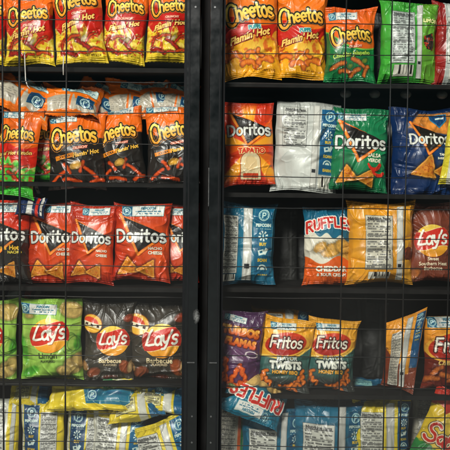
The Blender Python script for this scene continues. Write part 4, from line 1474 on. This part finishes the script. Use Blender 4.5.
def glint_material():  # blurry pale reflection painted as a see-through patch
    m = bpy.data.materials.new('glint_paint'); m.use_nodes = True
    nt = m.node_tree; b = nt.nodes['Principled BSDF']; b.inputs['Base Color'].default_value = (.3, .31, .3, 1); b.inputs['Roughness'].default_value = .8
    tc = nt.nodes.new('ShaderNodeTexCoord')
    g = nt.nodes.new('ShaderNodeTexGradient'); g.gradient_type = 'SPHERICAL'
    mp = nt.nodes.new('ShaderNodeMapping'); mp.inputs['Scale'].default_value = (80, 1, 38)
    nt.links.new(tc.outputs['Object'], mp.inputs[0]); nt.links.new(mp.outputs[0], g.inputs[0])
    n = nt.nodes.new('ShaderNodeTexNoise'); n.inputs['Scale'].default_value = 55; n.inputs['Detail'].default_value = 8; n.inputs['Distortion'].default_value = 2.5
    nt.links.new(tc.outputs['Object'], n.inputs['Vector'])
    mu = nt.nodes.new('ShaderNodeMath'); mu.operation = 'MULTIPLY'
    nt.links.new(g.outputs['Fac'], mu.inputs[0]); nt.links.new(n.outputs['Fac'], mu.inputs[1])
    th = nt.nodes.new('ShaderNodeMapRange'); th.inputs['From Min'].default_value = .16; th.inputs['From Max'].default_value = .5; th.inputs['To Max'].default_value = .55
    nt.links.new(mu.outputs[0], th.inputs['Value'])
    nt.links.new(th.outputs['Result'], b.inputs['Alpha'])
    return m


M_GLINT = glint_material()
dl = door(xa, xb, Zl, xa - .0001, 'left glass door whose black upright post has the darker gap on its right', -1)
dr = door(xc, xd, xd + .0001, Zr, 'right glass door whose black upright post has a thin pale strip added as edge highlight', 1)
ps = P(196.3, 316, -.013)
glint_me = bpy.data.meshes.new('painted_glint')
glint_me.from_pydata([(-.013, 0, -.027), (.009, 0, -.027), (.009, 0, .027), (-.013, 0, .027)], [], [(0, 1, 2, 3)]); glint_me.materials.append(M_GLINT)
so = link('painted_glint', glint_me, dl.children[0]); so.location = (ps.x - dl.location.x, -.0131, ps.z - zbot)
so['label'] = 'pale reflection painted on the post'
zh0, zh1 = P(209, 206, 0).z - zbot, P(209, 168, 0).z - zbot
link('highlight_strip', box_mesh('highlight_strip', [(-.0155, -.0139, -.015, -.004, zh0, zh1)], M_STEEL, .0004), dr)  # pale strip added to stand for the highlight along the post edge

# ------------------------------------------------------------------ wire grilles
YW = .03
HL = [-10, 20.5, 51.5, 82, 113, 144, 175.5, 205.5, 235.5, 266, 297, 325.5, 356, 385, 414, 442, 471]
HR = [-7, 24, 54.5, 84.5, 115, 146, 177.5, 208.5, 238.5, 268, 298.5, 328.5, 357, 387.5, 417, 447, 476]


def grille(rows, pxref, x0, x1, verts, label):
    r = empty('wire_grille', ((x0 + x1) / 2, YW, zbot)); cx = (x0 + x1) / 2
    tag(r, label, 'wire grille', 'wire grilles behind the glass')
    for i, py in enumerate(rows):
        z = P(pxref, py, YW).z - zbot
        n = 9
        pts = [(x0 - cx + (x1 - x0) * k / (n - 1), 0, z + 0.001 * math.sin(k * 1.7 + i * 2.1)) for k in range(n)]
        link('horizontal_wire', tube_mesh('horizontal_wire', pts, .00115, M_WIRE, 8), r)
    for (xt, yt, xb_, yb_, rad_) in verts:
        a, b = P(xt, yt, YW - .006), P(xb_, yb_, YW - .006)
        d = (b - a) / (yb_ - yt)
        a2 = a - d * 60; b2 = b + d * 60
        link('vertical_wire', tube_mesh('vertical_wire', [(p.x - cx, p.y - YW, p.z - zbot) for p in (a2, (a + b) / 2, b2)], rad_, M_WIRE, 10), r)
    return r


grille(HL, 110, Zl, P(192, 225, YW).x, [(2.3, 0, 3.7, 450, .0023), (19.3, 0, 20.2, 450, .003), (66.6, 0, 65.2, 450, .002)], 'dark wire grille across the left bay with thick uprights near the left edge')
grille(HR, 335, P(215, 225, YW).x, Zr, [(346.6, 0, 338, 450, .0017), (392.3, 0, 383, 450, .0017), (409.8, 0, 399.8, 450, .0017), (455.5, 0, 444, 450, .0017)], 'dark wire grille across the right bay with four thin uprights')

# pale reflection streaks by the left uprights, modelled as thin tubes
for (pts, lab) in (([(24.5, 52), (25, 66), (25.6, 80), (27.5, 86), (30, 88.5)], 'thin pale hooked streak of painted reflection nearest the left edge'), ([(63.6, 56), (63.2, 68), (63.4, 75)], 'thin short pale streak of painted reflection beside the third upright')):
    q = [P(x, y, .045) for x, y in pts]
    o = empty('reflection_streak', q[-1]); tag(o, lab, 'streak', 'pale reflection streaks in the left bay')
    link('streak_tube', tube_mesh('streak_tube', [p - q[-1] for p in q], .0014, M_WHITE, 8), o)

# ------------------------------------------------------------------ light
w = bpy.data.worlds.new('World'); scene.world = w; w.use_nodes = True
nt = w.node_tree; bgn = nt.nodes['Background']
tc = nt.nodes.new('ShaderNodeTexCoord'); sx = nt.nodes.new('ShaderNodeSeparateXYZ')
nt.links.new(tc.outputs['Generated'], sx.inputs[0])
rp = nt.nodes.new('ShaderNodeValToRGB')
mr = nt.nodes.new('ShaderNodeMapRange'); mr.inputs['From Min'].default_value = -1; mr.inputs['From Max'].default_value = 1
nt.links.new(sx.outputs['Z'], mr.inputs['Value']); nt.links.new(mr.outputs['Result'], rp.inputs['Fac'])
cr = rp.color_ramp
cr.elements[0].position = 0.0; cr.elements[0].color = (.2, .19, .17, 1)
cr.elements[1].position = 1.0; cr.elements[1].color = (.34, .38, .40, 1)
for p, c in ((.24, (.36, .35, .31, 1)), (.35, (.72, .72, .65, 1)), (.41, (.52, .52, .47, 1)), (.46, (.26, .27, .25, 1)), (.50, (.12, .15, .15, 1)), (.54, (.055, .095, .1, 1)), (.59, (.035, .075, .08, 1)), (.66, (.10, .12, .13, 1)), (.8, (.32, .36, .38, 1))):
    e_ = cr.elements.new(p); e_.color = c
wn = nt.nodes.new('ShaderNodeTexNoise'); wn.inputs['Scale'].default_value = 7; wn.inputs['Detail'].default_value = 3
nt.links.new(tc.outputs['Generated'], wn.inputs['Vector'])
wr = nt.nodes.new('ShaderNodeMapRange'); wr.inputs['From Min'].default_value = .3; wr.inputs['From Max'].default_value = .7; wr.inputs['To Min'].default_value = .45; wr.inputs['To Max'].default_value = 1.5
nt.links.new(wn.outputs['Fac'], wr.inputs['Value'])
wm_ = nt.nodes.new('ShaderNodeVectorMath'); wm_.operation = 'SCALE'
nt.links.new(rp.outputs['Color'], wm_.inputs[0]); nt.links.new(wr.outputs['Result'], wm_.inputs['Scale'])
nt.links.new(wm_.outputs[0], bgn.inputs['Color']); bgn.inputs['Strength'].default_value = 1.0


def area(name, loc, target, size, sizey, power, color):
    l = bpy.data.lights.new(name, 'AREA'); l.shape = 'RECTANGLE'; l.size = size; l.size_y = sizey; l.energy = power; l.color = color
    o = bpy.data.objects.new(name, l); COL.objects.link(o); o.location = loc
    o.rotation_euler = (Vector(target) - Vector(loc)).to_track_quat('-Z', 'Y').to_euler()
    return o


area('key_light', (-.9, -2.9, 1.75), (0, .1, -.2), 1.0, .55, 184, (1, .955, .89))
scene.view_settings.view_transform = 'Standard'
scene.view_settings.look = 'None'
scene.view_settings.exposure = 0
scene.cycles.pixel_filter_width = 1.9
scene.cycles.max_bounces = 4
scene.cycles.diffuse_bounces = 2
scene.cycles.glossy_bounces = 2
scene.cycles.use_light_tree = False
scene.cycles.use_adaptive_sampling = True
scene.cycles.adaptive_threshold = .02
scene.cycles.transparent_max_bounces = 12
scene.cycles.use_denoising = True
